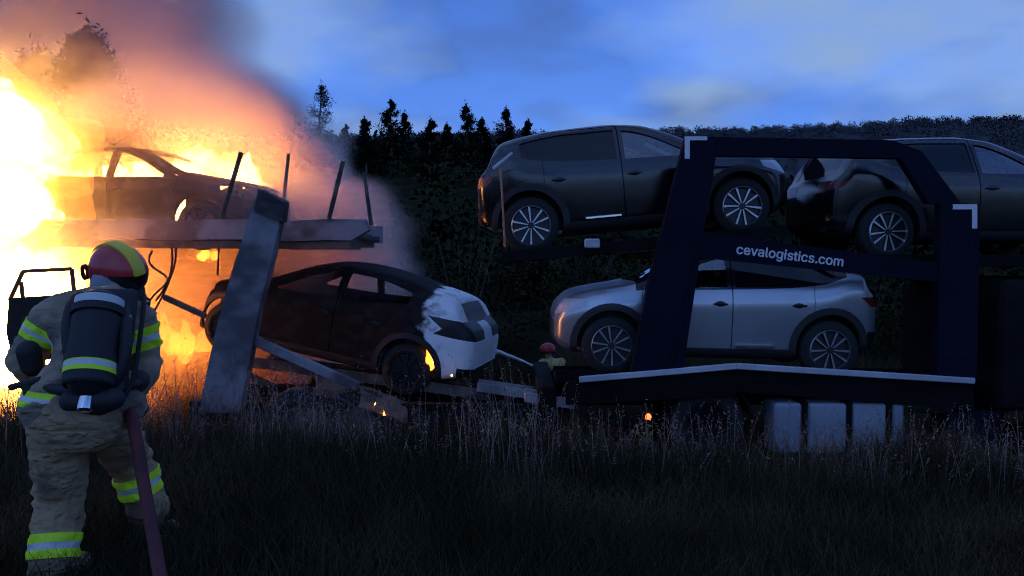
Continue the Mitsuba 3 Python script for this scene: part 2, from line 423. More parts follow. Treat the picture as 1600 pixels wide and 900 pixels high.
suv = CarShape(
    top=[(2.11, .66), (2.09, .74), (2.0, .84), (1.85, .945), (1.5, 1.02), (1.15, 1.075), (1.0, 1.115), (.42, 1.42), (.15, 1.51), (-.3, 1.55), (-.9, 1.535), (-1.4, 1.475), (-1.62, 1.425), (-1.68, 1.38), (-1.90, 1.07), (-2.0, 1.0), (-2.05, .93), (-2.07, .84)],
    belt=[(2.11, .62), (1.9, .80), (1.4, .93), (.9, .99), (0, 1.015), (-.8, 1.05), (-1.2, 1.10), (-1.6, 1.20), (-2.07, 1.2)],
    bottom=[(-2.07, .42), (-1.9, .33), (-1.5, .26), (-.8, .21), (.8, .21), (1.5, .23), (1.9, .25), (2.11, .36)],
    width=[(2.11, .52), (2.08, .62), (2.0, .70), (1.85, .775), (1.6, .835), (1.28, .865), (.6, .86), (0, .862), (-.8, .868), (-1.28, .875), (-1.7, .83), (-1.9, .77), (-2.02, .68), (-2.07, .58)],
    roofw=[(2.11, .5), (1.15, .66), (.9, .67), (.42, .60), (-.3, .585), (-1.2, .56), (-1.65, .52), (-1.95, .60), (-2.07, .55)], wb=2.56, R=.345, ends=.80)
suv.rear_glass, suv.rear_door, suv.cowl, suv.header, suv.tail_header, suv.tail_base = -1.33, -1.07, 1.0, .40, suv.short(-1.68), suv.short(-1.92)
coupe = CarShape(
    top=[(2.2, .64), (2.17, .72), (2.05, .83), (1.85, .91), (1.45, .99), (1.1, 1.06), (.98, 1.10), (.38, 1.41), (.05, 1.515), (-.35, 1.545), (-.9, 1.51), (-1.35, 1.43), (-1.74, 1.345), (-1.80, 1.30), (-1.97, 1.09), (-2.08, 1.02), (-2.14, .93), (-2.16, .84)],
    belt=[(2.2, .60), (1.9, .80), (1.4, .93), (.9, .985), (0, 1.02), (-.6, 1.07), (-1.1, 1.15), (-1.5, 1.2), (-2.16, 1.2)],
    bottom=[(-2.16, .45), (-1.95, .33), (-1.5, .24), (-.8, .20), (.8, .20), (1.5, .22), (1.95, .25), (2.2, .36)],
    width=[(2.2, .52), (2.16, .64), (2.05, .73), (1.85, .80), (1.6, .85), (1.3, .88), (.6, .865), (0, .865), (-.7, .875), (-1.32, .915), (-1.75, .88), (-2.0, .80), (-2.12, .71), (-2.16, .64)],
    roofw=[(2.2, .5), (1.1, .66), (.9, .67), (.38, .60), (-.35, .58), (-1.1, .54), (-1.65, .50), (-1.95, .60), (-2.16, .55)], wb=2.64, R=.345)
coupe.rear_glass, coupe.rear_door, coupe.cowl, coupe.header, coupe.tail_header, coupe.tail_base = -1.18, -.98, .98, .36, -1.79, -1.99

TEMPLATES, BURNT_OFF = {}, {}
def template(kind):
    if kind not in TEMPLATES:
        S = suv if kind == 'suv' else coupe
        made = [x for x in make_template(S, kind) if len(x[1].faces)]
        TEMPLATES[kind] = [(p, mikit.ply(m, 'mat_plastic', sm), b) for p, m, b, sm in made]
        if kind == 'coupe':     # the front end that the fire has eaten away
            for p, m, b, sm in made:
                if p in ('body', 'cladding', 'floor_pan'): BURNT_OFF[p] = mikit.ply(man(trimesh.Trimesh(m.vertices, m.faces, process=True)).trim_by_plane([-1, 0, -.25], -1.78), 'mat_plastic', sm)
        if 'wheel' not in TEMPLATES:
            ty, di, sp, hu = wheel_meshes(.345)
            TEMPLATES['wheel'] = [('tyre', mikit.ply(ty, 'mat_tyre', 30), 'TYRE'), ('rim', mikit.ply(di, 'mat_rim_dark', 30), 'RIM'), ('spokes', mikit.ply(sp, 'mat_rim_bright', False), 'SPOKE'), ('hub_cap', mikit.ply(hu, 'mat_rim_dark', 30), 'RIM')]
    return TEMPLATES[kind]

STOCK = dict(PAINT='mat_paint_grey', HEAD='mat_lamp_clear', TAIL='mat_lamp_red', PLASTIC='mat_plastic', BUMPER='mat_bumper_gloss', CHROME='mat_chrome', GLASS='mat_glass', PRIVACY='mat_privacy', HANDLE='mat_black_gloss',
             INTERIOR='mat_interior', TYRE='mat_tyre', RIM='mat_rim_dark', SPOKE='mat_rim_bright')
def place_car(name, label, kind, M, skip=(), looks=None, only=(), spin=(0, 17, 31, 50), part_labels=None, category='car', group=None, wheels=True, by_part=None, eaten=False):
    t = thing(name, label, category, group)
    L = {**STOCK, **(looks or {})}; L.setdefault('ROOF', L['PAINT'])
    for p, d, b in template(kind):
        if any(p == s or p.startswith(s + '__') or p.endswith(s) for s in skip): continue
        m = (by_part or {}).get(p.split('__')[0], L[b]) if '__' not in p else (by_part or {}).get(p, L[b])
        if m is None: continue
        key = f'{t}__{p}'
        if eaten: d = BURNT_OFF.get(p, d)
        scene[key] = {**d, 'bsdf': {'type': 'ref', 'id': m}, 'to_world': tw(M)}
        if part_labels and p in part_labels: labels[key] = {'label': part_labels[p]}
    S = suv if kind == 'suv' else coupe
    k = 0
    for x in (S.wb / 2, -S.wb / 2) if wheels else ():
        for s in (-1, 1):
            wk = f'{t}__wheel' + (f'_{k:03d}' if k else '')
            A = mat(rotz(0 if s < 0 else math.pi), (x, s * .755, S.R)) @ mat(roty(math.radians(spin[k])))
            for q, d, b in TEMPLATES['wheel']:
                if L[b] is None: continue
                scene[f'{wk}__{q}'] = {**d, 'bsdf': {'type': 'ref', 'id': L[b]}, 'to_world': tw(np.asarray(M) @ A)}
            k += 1
    return t

# ------------------------------------------------------------------ ground, road, hills
def sstep(a, b, x):
    t = np.clip((np.asarray(x, float) - a) / (b - a), 0, 1); return t * t * (3 - 2 * t)

def ground_z(x, y):
    x, y = np.asarray(x, float), np.asarray(y, float)
    crest = np.clip(.78 - .045 * (x + 2.3), .40, .86)
    z = crest * (1 - sstep(6.1, 7.9, y))
    z = z + .05 * (meshkit.fbm(np.stack([x * .7, y * .7, x * 0], -1), 3, 5) - .5) * (1 - sstep(7, 8, y))
    z = z - .5 * sstep(14.6, 15.6, y) * (1 - sstep(18.5, 21, y))
    z = z + .06 * np.maximum(y - 20, 0) * (1 - sstep(60, 120, y))
    near = 7.9 * np.exp(-((y - 72) / 24) ** 2) * (.45 + .55 * (1 - sstep(-4, 26, x)))
    near = near * (.66 + .66 * meshkit.fbm(np.stack([x * .06, y * .06, x * 0], -1), 3, 8))
    prof = 1.0 + .05 * sstep(0, 90, x) + .10 * sstep(90, 210, x) - .03 * sstep(225, 330, x)
    far = 56.5 * np.exp(-((y - 400) / 150) ** 2) * prof * (.93 + .14 * meshkit.fbm(np.stack([x * .012, y * .012, x * 0], -1), 4, 3))
    return z + near + far

def ground_sheet():
    ys = np.r_[np.linspace(-60, 0, 16)[:-1], np.linspace(0, 9, 70)[:-1], np.linspace(9, 24, 50)[:-1], np.linspace(24, 130, 60)[:-1], np.linspace(130, 900, 60)]
    xs = np.unique(np.r_[-np.geomspace(12, 900, 40), np.linspace(-12, 12, 90), np.geomspace(12, 900, 40)])
    X, Y = np.meshgrid(xs, ys, indexing='ij')
    v = np.stack([X, Y, ground_z(X, Y)], -1).reshape(-1, 3)
    n, m = X.shape
    i, j = np.meshgrid(np.arange(n - 1), np.arange(m - 1), indexing='ij')
    a = i * m + j
    f = np.concatenate([np.stack([a, a + m, a + m + 1], -1).reshape(-1, 3), np.stack([a, a + m + 1, a + 1], -1).reshape(-1, 3)])
    return trimesh.Trimesh(v, f, process=False)

def soil(p, n, uv):
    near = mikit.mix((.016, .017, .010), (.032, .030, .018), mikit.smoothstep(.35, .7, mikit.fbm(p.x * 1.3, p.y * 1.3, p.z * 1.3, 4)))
    return mikit.mix(near, (.070, .074, .082), mikit.smoothstep(110, 170, p.y))        # far hill: distance haze painted in as a paler, bluish ground colour
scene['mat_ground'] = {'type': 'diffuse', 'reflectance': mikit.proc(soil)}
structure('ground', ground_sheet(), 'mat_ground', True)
scene['mat_asphalt'] = principled(grime((.035, .035, .037), (.06, .06, .06), 3.0), .85)
structure('road', trimesh.creation.box((240, 6.0, .02), mat(t=(0, 11.4, .012))), 'mat_asphalt', False)
scene['mat_road_paint'] = principled((.55, .55, .52), .7)
structure('road_marking', trimesh.creation.box((240, .12, .004), mat(t=(0, 14.0, .028))), 'mat_road_paint', False)

# ------------------------------------------------------------------ leaves, trees, bushes
def rand_dirs(rng, n):
    d = rng.normal(size=(n, 3)); return d / np.linalg.norm(d, axis=1, keepdims=True)

def leaf_cards(rng, pts, size, aspect=.45):
    """One two-triangle leaf at every point, turned at random."""
    n = len(pts); size = np.broadcast_to(size, (n,))
    a = rand_dirs(rng, n); b = np.cross(a, rand_dirs(rng, n)); b /= np.linalg.norm(b, axis=1, keepdims=True) + 1e-9
    L, w = a * size[:, None], b * (size * aspect)[:, None]
    v = np.stack([pts - L * .5, pts + w * .5, pts + L * .5, pts - w * .5], 1).reshape(-1, 3)
    k = np.arange(n)[:, None] * 4
    f = np.vstack([k + [0, 1, 2], k + [0, 2, 3]])
    return trimesh.Trimesh(v, f, process=False)

scene['mat_leaf'] = {'type': 'twosided', 'bsdf': {'type': 'diffuse', 'reflectance': grime((.014, .018, .010), (.036, .036, .018), .9)}}
scene['mat_needle'] = {'type': 'twosided', 'bsdf': {'type': 'diffuse', 'reflectance': grime((.007, .008, .007), (.014, .014, .012), .7)}}
scene['mat_bark'] = principled(grime((.05, .04, .03), (.10, .08, .06), 6.0), .9)

def pine(seed, h, base, spread=.22, density=1.0, bare=.15, leaf=None, limbs=None, billow=False):
    """Tapered trunk, whorls of limbs, needle tufts along the limbs."""
    rng = np.random.default_rng(seed)
    base = np.asarray(base, float)
    top = base + [rng.normal() * .03 * h, rng.normal() * .03 * h, h]
    tp = np.array([base + (top - base) * t + [.01 * h * math.sin(5 * t + seed), 0, 0] for t in np.linspace(0, 1, 8)])
    wood = [tube_mesh(tp, np.linspace(.025 * h, .004 * h, 8), 7)]
    tufts = []
    n = limbs or int(26 + 3 * h)
    for k in range(n):
        t = bare + (1 - bare) * (k + rng.uniform(0, 1)) / n
        o = base + (top - base) * t
        ang = rng.uniform(0, 2 * math.pi)
        L = spread * h * (1 - t) ** .75 * rng.uniform(.55, 1.2) + .02 * h
        d = np.array([math.cos(ang), math.sin(ang), rng.uniform(-.1, .45)])
        pts = np.array([o + d * L * s + [0, 0, .18 * L * s * s] for s in np.linspace(0, 1, 4)])
        wood.append(tube_mesh(pts, np.linspace(.006 * h, .002 * h, 4), 4))
        for s in np.linspace(.35, 1.0, 4):
            c = o + d * L * s + [0, 0, .18 * L * s * s]
            tufts.append(c + rng.normal(size=(int(16 * density), 3)) * (.10 * L + .012 * h))
    tufts.append(top + rng.normal(size=(int(20 * density), 3)) * [.012 * h, .012 * h, .04 * h])
    pts = np.vstack(tufts)
    return cat(*wood), leaf_cards(rng, pts, (leaf or .035 * h) * rng.uniform(.6, 1.3, len(pts)), .35)

def put_tree(name, label, group, seed, h, base, **kw):
    t = thing(name, label, 'tree', group)
    w, c = pine(seed, h, base, **kw)
    part(t, 'trunk', w, 'mat_bark', 30); part(t, 'crown', c, 'mat_needle', False)
    if kw.get('billow'):        # leaf normals that follow the crown's rounding
        ax = np.asarray(base, float) + [0, 0, h * .45]
        nn = c.vertices - ax; nn[:, 2] *= .4; nn /= np.linalg.norm(nn, axis=1, keepdims=True) + 1e-9
        scene[t + '__crown'] = {'type': 'ply', 'filename': meshkit.write_ply(c, False, normals=nn), 'face_normals': False, 'bsdf': {'type': 'ref', 'id': 'mat_needle'}}
    return t

def px_base(px, Y):
    x = (px - 800) / F * Y
    return np.array([x, Y, float(ground_z(x, Y)) - .05])

def tree_to(px, ptop, Y, name, label, group, seed, **kw):
    b = px_base(px, Y)
    h = U(px, ptop, Y)[2] - b[2]
    put_tree(name, label, group, seed, max(h, 1.0), b, **kw)

tree_to(499, 136, 66, 'pine_tree', 'tall thin lone pine silhouetted against the blue sky just right of the smoke', None, 3, spread=.36, limbs=30, bare=.25, density=1.0, leaf=.2)
for i, (px, py, Y, s) in enumerate([(542, 198, 64, 11), (574, 188, 56, 18), (612, 160, 60, 12), (630, 180, 66, 13), (672, 190, 52, 14), (700, 196, 64, 19), (733, 168, 64, 15), (755, 188, 57, 20), (792, 172, 66, 16), (822, 192, 58, 17)]):
    tree_to(px, py, Y, 'pine_tree', 'small dark pine in the row along the near ridge behind the trailers', 'pines on the near ridge', s, spread=.26, limbs=40, bare=.05, density=1.8, leaf=.22)
for i, (px, py, Y, s, lab) in enumerate([
        (48, 92, 12.8, 21, 'pine at the far left glowing orange in the smoke behind the tallest flames'),
        (178, 74, 12.75, 22, 'broad pine standing in orange smoke above the roof of the upper burnt car')]):
    tree_to(px, py, Y, 'pine_tree', lab, None, s, spread=.20 if px < 380 else .14, limbs=60, bare=.70, density=5.0, leaf=.11, billow=True)

def rounded(t, normals):
    """Leaves whose shading follows the rounding of the crown they belong to."""
    normals = normals / (np.linalg.norm(normals, axis=1, keepdims=True) + 1e-9)
    return {'type': 'ply', 'filename': meshkit.write_ply(t, False, normals=normals), 'face_normals': False}

def bush_mesh(rng, c, rx, ry, rz, n, leaf):
    cl = rand_dirs(rng, 26) * rng.uniform(.35, 1.0, (26, 1)) * [rx, ry, rz]
    cl[:, 2] = abs(cl[:, 2])
    p = cl[rng.integers(0, 26, n)] + rng.normal(size=(n, 3)) * [.17 * rx, .17 * ry, .16 * rz]
    p[:, 2] = abs(p[:, 2])
    t = leaf_cards(rng, np.asarray(c) + p, leaf * rng.uniform(.6, 1.4, n), .5)
    return rounded(t, np.repeat(p / [rx, ry, rz], 4, 0) * .7 + [0, 0, .35])

rng = np.random.default_rng(77)
for i in range(18):
    Y = rng.uniform(19.5, 30); px = 655 + i * 54 + rng.uniform(-18, 18)
    b = px_base(px, Y)
    hh = rng.uniform(1.6, 3.4) * (1.15 if px < 760 else .8)
    t = thing('roadside_bush', 'dark leafy bush in the thicket on the slope behind the transporter', 'bush', 'bushes in the thicket behind the transporter')
    scene[t + '__foliage'] = dict(bsdf={'type': 'ref', 'id': 'mat_leaf'}, **bush_mesh(rng, b, 1.5 * rng.uniform(.8, 1.4), 1.2, hh, 4200, .12))
    st = [tube_mesh(np.array([b + [dx * .2, 0, 0], b + [dx * .5, .1, hh * .4], b + [dx, .2, hh * .8]]), [.04, .03, .012], 5) for dx in rng.uniform(-1, 1, 5)]
    part(t, 'stems', cat(*st), 'mat_bark', 30)

def woods(rng, n, xr, yr, size, leaf, per, side=.45):
    x = rng.uniform(*xr, n); y = rng.uniform(*yr, n)
    ok = (abs(x) < .78 * y + 4) & ~((x < -.12 * y) & (y < 56))
    x, y = x[ok], y[ok]; z = ground_z(x, y); n = len(x)
    s = rng.uniform(.45, 1.0, n) ** 2 * 1.9 * size
    c = np.repeat(np.stack([x, y, z + .35 * s], -1), per, 0)
    d = rand_dirs(rng, n * per) * rng.uniform(.5, 1.0, (n * per, 1)) * np.repeat(s, per)[:, None] * [.62, .62, .75]
    t = leaf_cards(rng, c + d, np.repeat(s, per) * leaf * rng.uniform(.6, 1.4, n * per), .6)
    nn = np.repeat(d, 4, 0); nn /= np.linalg.norm(nn, axis=1, keepdims=True) + 1e-9
    return rounded(t, nn * side + [0, -.1, .8])

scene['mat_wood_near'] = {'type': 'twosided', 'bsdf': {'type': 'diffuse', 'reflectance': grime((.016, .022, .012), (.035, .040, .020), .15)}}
scene['mat_wood_far_hazed'] = {'type': 'twosided', 'bsdf': {'type': 'diffuse', 'reflectance': grime((.070, .074, .084), (.092, .094, .10), .03)}}  # haze over the distant hill painted into the leaf colour
k = thing('near_woods', 'dark scrubby woodland covering the near slope behind the trailers', 'woodland', kind='stuff')
scene[k] = {**woods(np.random.default_rng(5), 2300, (-75, 70), (28, 84), 1.5, .16, 150), 'bsdf': {'type': 'ref', 'id': 'mat_wood_near'}}
k = thing('far_woods', 'woodland with dusk haze painted into its bluish colour over the long hill on the horizon', 'woodland', kind='stuff')
scene[k] = {**woods(np.random.default_rng(6), 13000, (-200, 360), (150, 430), 2.2, .2, 90, .15), 'bsdf': {'type': 'ref', 'id': 'mat_wood_far_hazed'}}

# ------------------------------------------------------------------ grass
def blades(rng, x, y, h, w, lean, seg=3, dz=0.0):
    n = len(x); z = ground_z(x, y) + dz
    ang = rng.uniform(0, 2 * math.pi, n); fa = rng.uniform(0, 2 * math.pi, n)
    side = np.stack([np.cos(fa), np.sin(fa), 0 * fa], -1)
    dirv = np.stack([np.cos(ang), np.sin(ang), 0 * ang], -1)
    ls = lean * rng.uniform(.2, 1.6, n)
    base = np.stack([x, y, z], -1)
    rows = []
    for k in range(seg + 1):
        t = k / seg
        c = base + dirv * (h * ls * t ** 2)[:, None] + np.array([0, 0, 1.0]) * (h * t * (1 - .25 * ls * t))[:, None]
        ww = (w * (1 - t) ** .7 * .5)[:, None] if k < seg else 0 * h[:, None]
        rows.append((c - side * ww, c + side * ww) if k < seg else (c,))
    v = np.concatenate([np.stack(r, 1) for r in rows], 1)
    m = v.shape[1]
    f = []
    for k in range(seg - 1):
        f += [[2 * k, 2 * k + 1, 2 * k + 3], [2 * k, 2 * k + 3, 2 * k + 2]]
    f += [[2 * seg - 2, 2 * seg - 1, 2 * seg]]
    F_ = (np.arange(n)[:, None, None] * m + np.array(f)[None]).reshape(-1, 3)
    return trimesh.Trimesh(v.reshape(-1, 3), F_, process=False)

scene['mat_grass'] = {'type': 'twosided', 'bsdf': {'type': 'diffuse', 'reflectance': grime((.030, .030, .017), (.080, .066, .040), 1.6)}}
scene['mat_dry_grass'] = {'type': 'twosided', 'bsdf': {'type': 'diffuse', 'reflectance': grime((.17, .115, .10), (.33, .235, .20), 4.0)}}
rng = np.random.default_rng(31)
n = 95000
gy = 1.4 + 6.4 * rng.uniform(0, 1, n) ** .8
gx = rng.uniform(-1, 1, n) * (.72 * gy + .8)
tall = meshkit.fbm(np.stack([gx * .9, gy * .9, gx * 0], -1), 3, 21)
k = thing('grass', 'dark uncut grass covering the bank in the foreground', 'grass', kind='stuff')
scene[k] = mikit.ply(blades(rng, gx, gy, (.10 + .42 * tall ** 1.5) * (1 + .45 * sstep(5.0, 6.3, gy)) * rng.uniform(.5, 1.3, n), .006 * rng.uniform(.6, 1.5, n), .5), 'mat_grass', False)

def stalks(rng, x, y, h):
    """Thin dry stems with loose seed heads."""
    v, out = [], []
    n = len(x)
    stems = blades(rng, x, y, h, np.full(n, .009), .22, 4)
    top = stems.vertices.reshape(n, -1, 3)[:, -1]
    sub = stems.vertices.reshape(n, -1, 3)[:, -3]
    heads = []
    for t in np.linspace(0, 1, 9):
        heads.append(sub + (top - sub) * t + rng.normal(size=(n, 3)) * .011 * (1.2 - t))
    return cat(stems, leaf_cards(rng, np.vstack(heads), .028 * rng.uniform(.5, 1.3, n * 9), .28))

rng = np.random.default_rng(32)
sx = np.r_[rng.uniform(-5.0, 6.0, 1500), rng.normal(-1.5, .38, 170), rng.normal(-.1, .22, 110), rng.normal(2.2, 1.0, 260), rng.normal(-2.6, .9, 420), rng.normal(4.3, .5, 120)]
sy = rng.uniform(5.6, 7.5, len(sx))
keep = (meshkit.fbm(np.stack([sx * 1.1, sy * 1.3, sx * 0], -1), 3, 14) > rng.uniform(.34, .62, len(sx))) | (np.arange(len(sx)) >= 1500)
sh = .28 + .45 * rng.uniform(0, 1, len(sx)) ** 2
sh[1500:1780] *= 1.35; sh[2040:2460] *= 1.35
sx, sy, sh = sx[keep], sy[keep], sh[keep]
k = thing('dry_grass_stalks', 'pale dry grass stems with seed heads along the crest of the bank', 'grass', kind='stuff')
scene[k] = mikit.ply(stalks(rng, sx, sy, sh), 'mat_dry_grass', False)
rng = np.random.default_rng(33)
n = 9000
vx, vy = rng.uniform(-4, 9, n), rng.uniform(14.7, 19, n)
k = thing('verge_grass', 'tufted grass on the far verge, lit warm between trailer and truck', 'grass', kind='stuff')
scene[k] = mikit.ply(blades(rng, vx, vy, rng.uniform(.2, .75, n), np.full(n, .016), .4), 'mat_grass', False)
# small leafy weeds on the crest
scene['mat_weed'] = {'type': 'twosided', 'bsdf': {'type': 'diffuse', 'reflectance': grime((.10, .12, .04), (.26, .24, .09), 5.0)}}
rng = np.random.default_rng(34)
for i, (px, py, lab) in enumerate([(1012, 660, 'small leafy weed in front of the red tail lamp'), (1575, 700, 'yellowish leafy weed at the right end of the bank, taller of the two'), (1500, 705, 'yellowish low weed on the bank before the dim locker'), (800, 640, 'bushy dry weed on the bank before the ramps')]):
    x = (px - 800) / F * 6.6; b = np.array([x, 6.6, float(ground_z(x, 6.6))]); tz = U(px, py, 6.6)[2]
    t = thing('weed', lab, 'weed')
    stems, pts = [], []
    for q in range(7):
        e = np.array([x + rng.normal() * .13, 6.6 + rng.normal() * .1, max(tz, b[2] + .25) - rng.uniform(0, .12)])
        m = (b + e) / 2 + rng.normal(size=3) * .02
        stems.append(tube_mesh(spline([b, m, e], 6), np.linspace(.004, .002, 6), 4))
        pts.append(spline([b, m, e], 14)[5:] + rng.normal(size=(9, 3)) * .02)
    part(t, 'stem', cat(*stems), 'mat_grass', False); part(t, 'foliage', leaf_cards(rng, np.vstack(pts * 2) + rng.normal(size=(126, 3)) * .012, .045, .5), 'mat_weed', False)

# ------------------------------------------------------------------ the transporter truck on the right
scene['mat_navy'] = principled(grime((.0035, .004, .013), (.005, .0055, .018), 1.5), .7, specular=.12)
scene['mat_frame_black'] = principled(grime((.003, .003, .0035), (.007, .0065, .0065), 3.0), .8, specular=.15)
scene['mat_steel'] = principled(grime((.40, .40, .43), (.52, .52, .55), 3.0), .5, metallic=.2)
scene['mat_reflector'] = principled((.62, .60, .62), .4, specular=.6)
scene['mat_box_white'] = principled(grime((.29, .31, .35), (.22, .24, .28), 2.2), .5)
scene['mat_letter'] = principled((.60, .60, .64), .6)
scene['mat_rubber'] = principled((.012, .012, .012), .9)

YN, YF = 9.12, 11.5
def px_plate(pts, Y, thick):
    """A flat side plate read off the photograph, standing at depth Y with real thickness behind it."""
    P = np.array([U(px, py, Y) for px, py in pts])
    return plate(P[:, [0, 2]], thick).translate([0, Y + thick / 2, 0])

truck = thing('car_transporter_truck', 'dark navy two-deck car transporter truck carrying the silver and grey cars on the right', 'car transporter')
post_a = [(1072, 214), (1120, 214), (1118, 250), (1094, 400), (1066, 588), (985, 588), (1014, 440), (1050, 300)]
top_a = [(1121, 214), (1395, 219), (1440, 236), (1502, 318), (1452, 318), (1408, 247), (1119, 243)]
post_b = [(1470, 318.5), (1532, 318.5), (1526, 592), (1464, 592)]
for Y, t in ((YN, .14), (YF, .14)):
    part(truck, 'post', px_plate(post_a, Y, t), 'mat_navy', False)
    part(truck, 'top_beam', px_plate(top_a, Y + .004, t - .008), 'mat_navy', False)
    part(truck, 'post', px_plate(post_b, Y + .002, t), 'mat_navy', False)
# hydraulic rams lifting the upper deck, bolt heads on the near posts
for Y in (YN + .24, YF - .10):
    r0, r1 = U(1046, 582, Y), U(1082, 420, Y)
    part(truck, 'ram_cylinder', tube_mesh(np.array([r0, r0 + (r1 - r0) * .55]), .055, 16), 'mat_frame_black', 30)
    part(truck, 'ram_rod', tube_mesh(np.array([r0 + (r1 - r0) * .5, r1]), .03, 14), 'mat_chrome', 30)
for px, py in ((1092, 262), (1068, 300), (1098, 330), (1058, 372), (1086, 440), (1030, 470), (1010, 560), (1050, 560), (1484, 380), (1516, 380), (1482, 560), (1512, 560)):
    b = U(px, py, YN - .008); part(truck, 'bolt', Manifold.cylinder(.016, .017, .017, 6).rotate([90, 0, 0]).translate([b[0], b[1] + .012, b[2]]), 'mat_navy', False)
a, b = U(1090, 400, YN - .02), U(1048, 575, YN - .02)
part(truck, 'post_rib', beam(a, b, .02, .03), 'mat_navy', False)
for pts in ([(1070, 213), (1105, 213), (1105, 219), (1078, 219), (1078, 248), (1070, 248)], [(1489, 319), (1527, 319), (1527, 357), (1519, 357), (1519, 327), (1489, 327)]):
    part(truck, 'reflector_strip', px_plate(pts, YN - .006, .005), 'mat_reflector', False)

def track(p, q, width, thick=.07, y0=0.0):
    """Channel-shaped wheel track from p to q (centre line of its near edge), with upturned edges."""
    p, q = np.asarray(p, float), np.asarray(q, float)
    L = np.linalg.norm(q - p); Mx = frame_to(p, q)
    m = rbox(0, L, 0, width, -thick, 0, .006) + rbox(0, L, 0, .03, -thick, .07, .006) + rbox(0, L, width - .03, width, -thick, .05, .006)
    for k in range(int(L / .3)):
        m = m + mbox(.15 + k * .3, .19 + k * .3, .03, width - .03, -.002, .012)
    return apply(m, Mx)
def px_track(x0, y0, x1, y1, Y, width, **kw): return track(U(x0, y0, Y), U(x1, y1, Y), width, **kw)

# upper deck: car 1 lies nose up, the next car level behind the second post
for Y in (9.55, 11.0):
    part(truck, 'upper_track', px_track(782, 402, 1232, 360, Y, .52), 'mat_frame_black', False)
    part(truck, 'upper_track', px_track(1245, 406, 1790, 408, Y, .52), 'mat_frame_black', False)
part(truck, 'glint_block', cat(*[apply(rbox(-.09, .09, -.06, .06, -.05, .06, .015), mat(t=U(925, 381, 9.5)))]), 'mat_steel', False)  # pale block added to stand in for a glint on the deck end
for x, y in ((812, 398), (1010, 384), (1210, 366), (1300, 410), (1460, 412)):
    p = U(x, y, 9.6); part(truck, 'cross_member', rbox(p[0] - .05, p[0] + .05, 9.6, 11.4, p[2] - .16, p[2] - .075, .01), 'mat_frame_black', False)
sign = [(1088, 362), (1470, 411), (1470, 441), (1088, 402)]
part(truck, 'deck_beam', px_plate(sign, YN + .02, .10), 'mat_navy', False)
part(truck, 'deck_beam', px_plate(sign, YF - .12, .10), 'mat_navy', False)
# the carrier's web address on the deck beam
tm = meshkit.text_mesh('cevalogistics.com', .105, .004, bold=True)
tm.apply_translation([-(tm.bounds[0][0] + tm.bounds[1][0]) / 2, 0, 0])
p0, p1 = U(1150, 396, YN + .015), U(1317, 416, YN + .015)
tm.apply_scale([np.linalg.norm(p1 - p0) / (tm.bounds[1][0] - tm.bounds[0][0]), 1, 1])
d = (p1 - p0) / np.linalg.norm(p1 - p0); n = np.array([0, -1.0, 0]); u = np.cross(n, d)
tm.apply_transform(mat(np.stack([d, u, n], 1), (p0 + p1) / 2))
part(truck, 'lettering', tm, 'mat_letter', False, label='white lettering cevalogistics.com on the navy deck beam')

# lower deck
rail = [(905, 593), (1150, 572), (1522, 595)]
for (x0, y0), (x1, y1) in zip(rail[:-1], rail[1:]):
    part(truck, 'deck_rail', beam(U(x0, y0, YN), U(x1, y1, YN), .06, .068, .008), 'mat_steel', False)
    part(truck, 'deck_side', px_plate([(x0 - (20 if x0 < 1000 else 0), y0 + 5), (x1, y1 + 5), (x1, y1 + 46), (x0 - (20 if x0 < 1000 else 0), y0 + 40)], YN + .03, .12), 'mat_frame_black', False)
for Y in (9.32, 10.75):
    part(truck, 'lower_track', px_track(868, 588, 1110, 590, Y, .55), 'mat_frame_black', False)
    part(truck, 'lower_track', px_track(1112, 590, 1500, 593, Y, .55), 'mat_frame_black', False)
zc = U(1200, 640, YN)[2]
xl, xr = U(848, 600, YN)[0], U(1760, 600, YN)[0]
part(truck, 'chassis_beam', rbox(xl, xr, 9.75, 9.95, .58, .86, .01), 'mat_frame_black', False)
part(truck, 'chassis_beam', rbox(xl, xr, 10.7, 10.9, .58, .86, .01), 'mat_frame_black', False)
part(truck, 'rear_crossbar', rbox(xl - .05, xl + .16, 9.2, 11.4, .56, .90, .02), 'mat_frame_black', False)
part(truck, 'bumper_bar', beam(U(905, 650, YN), U(1015, 662, YN), .08, .10), 'mat_frame_black', False)
part(truck, 'mudguard', lathe([(.50, 0), (.525, 0), (.525, .4), (.50, .4)], 40).rotate([-90, 0, 0]).trim_by_plane([0, 0, 1], .1).translate([U(1110, 662, YN)[0], YN + .08, .46]), 'mat_frame_black', 30)
# road wheels (twin axle, near and far side)
big = wheel_meshes(.44, .30, .26)
dish = lathe([(0, -.02), (.06, -.05), (.10, -.05), (.12, .02), (.20, .05), (.25, -.11), (.262, -.11), (.262, .1), (0, .1)], 40).rotate([90, 0, 0])
for px in (1110, 1690):
    for Y, s in ((YN + .26, 1), (YF - .3, -1)):
        wk = truck + '__road_wheel'; wk = wk if wk + '__tyre' not in scene else next(f'{wk}_{i:03d}' for i in range(1, 99) if f'{wk}_{i:03d}__tyre' not in scene)
        M = mat(rotz(0 if s > 0 else math.pi), (U(px, 660, YN)[0], Y, .45))
        part(wk, 'tyre', big[0], 'mat_tyre', 30, M); part(wk, 'rim', tri(dish), 'mat_frame_black', 30, M)
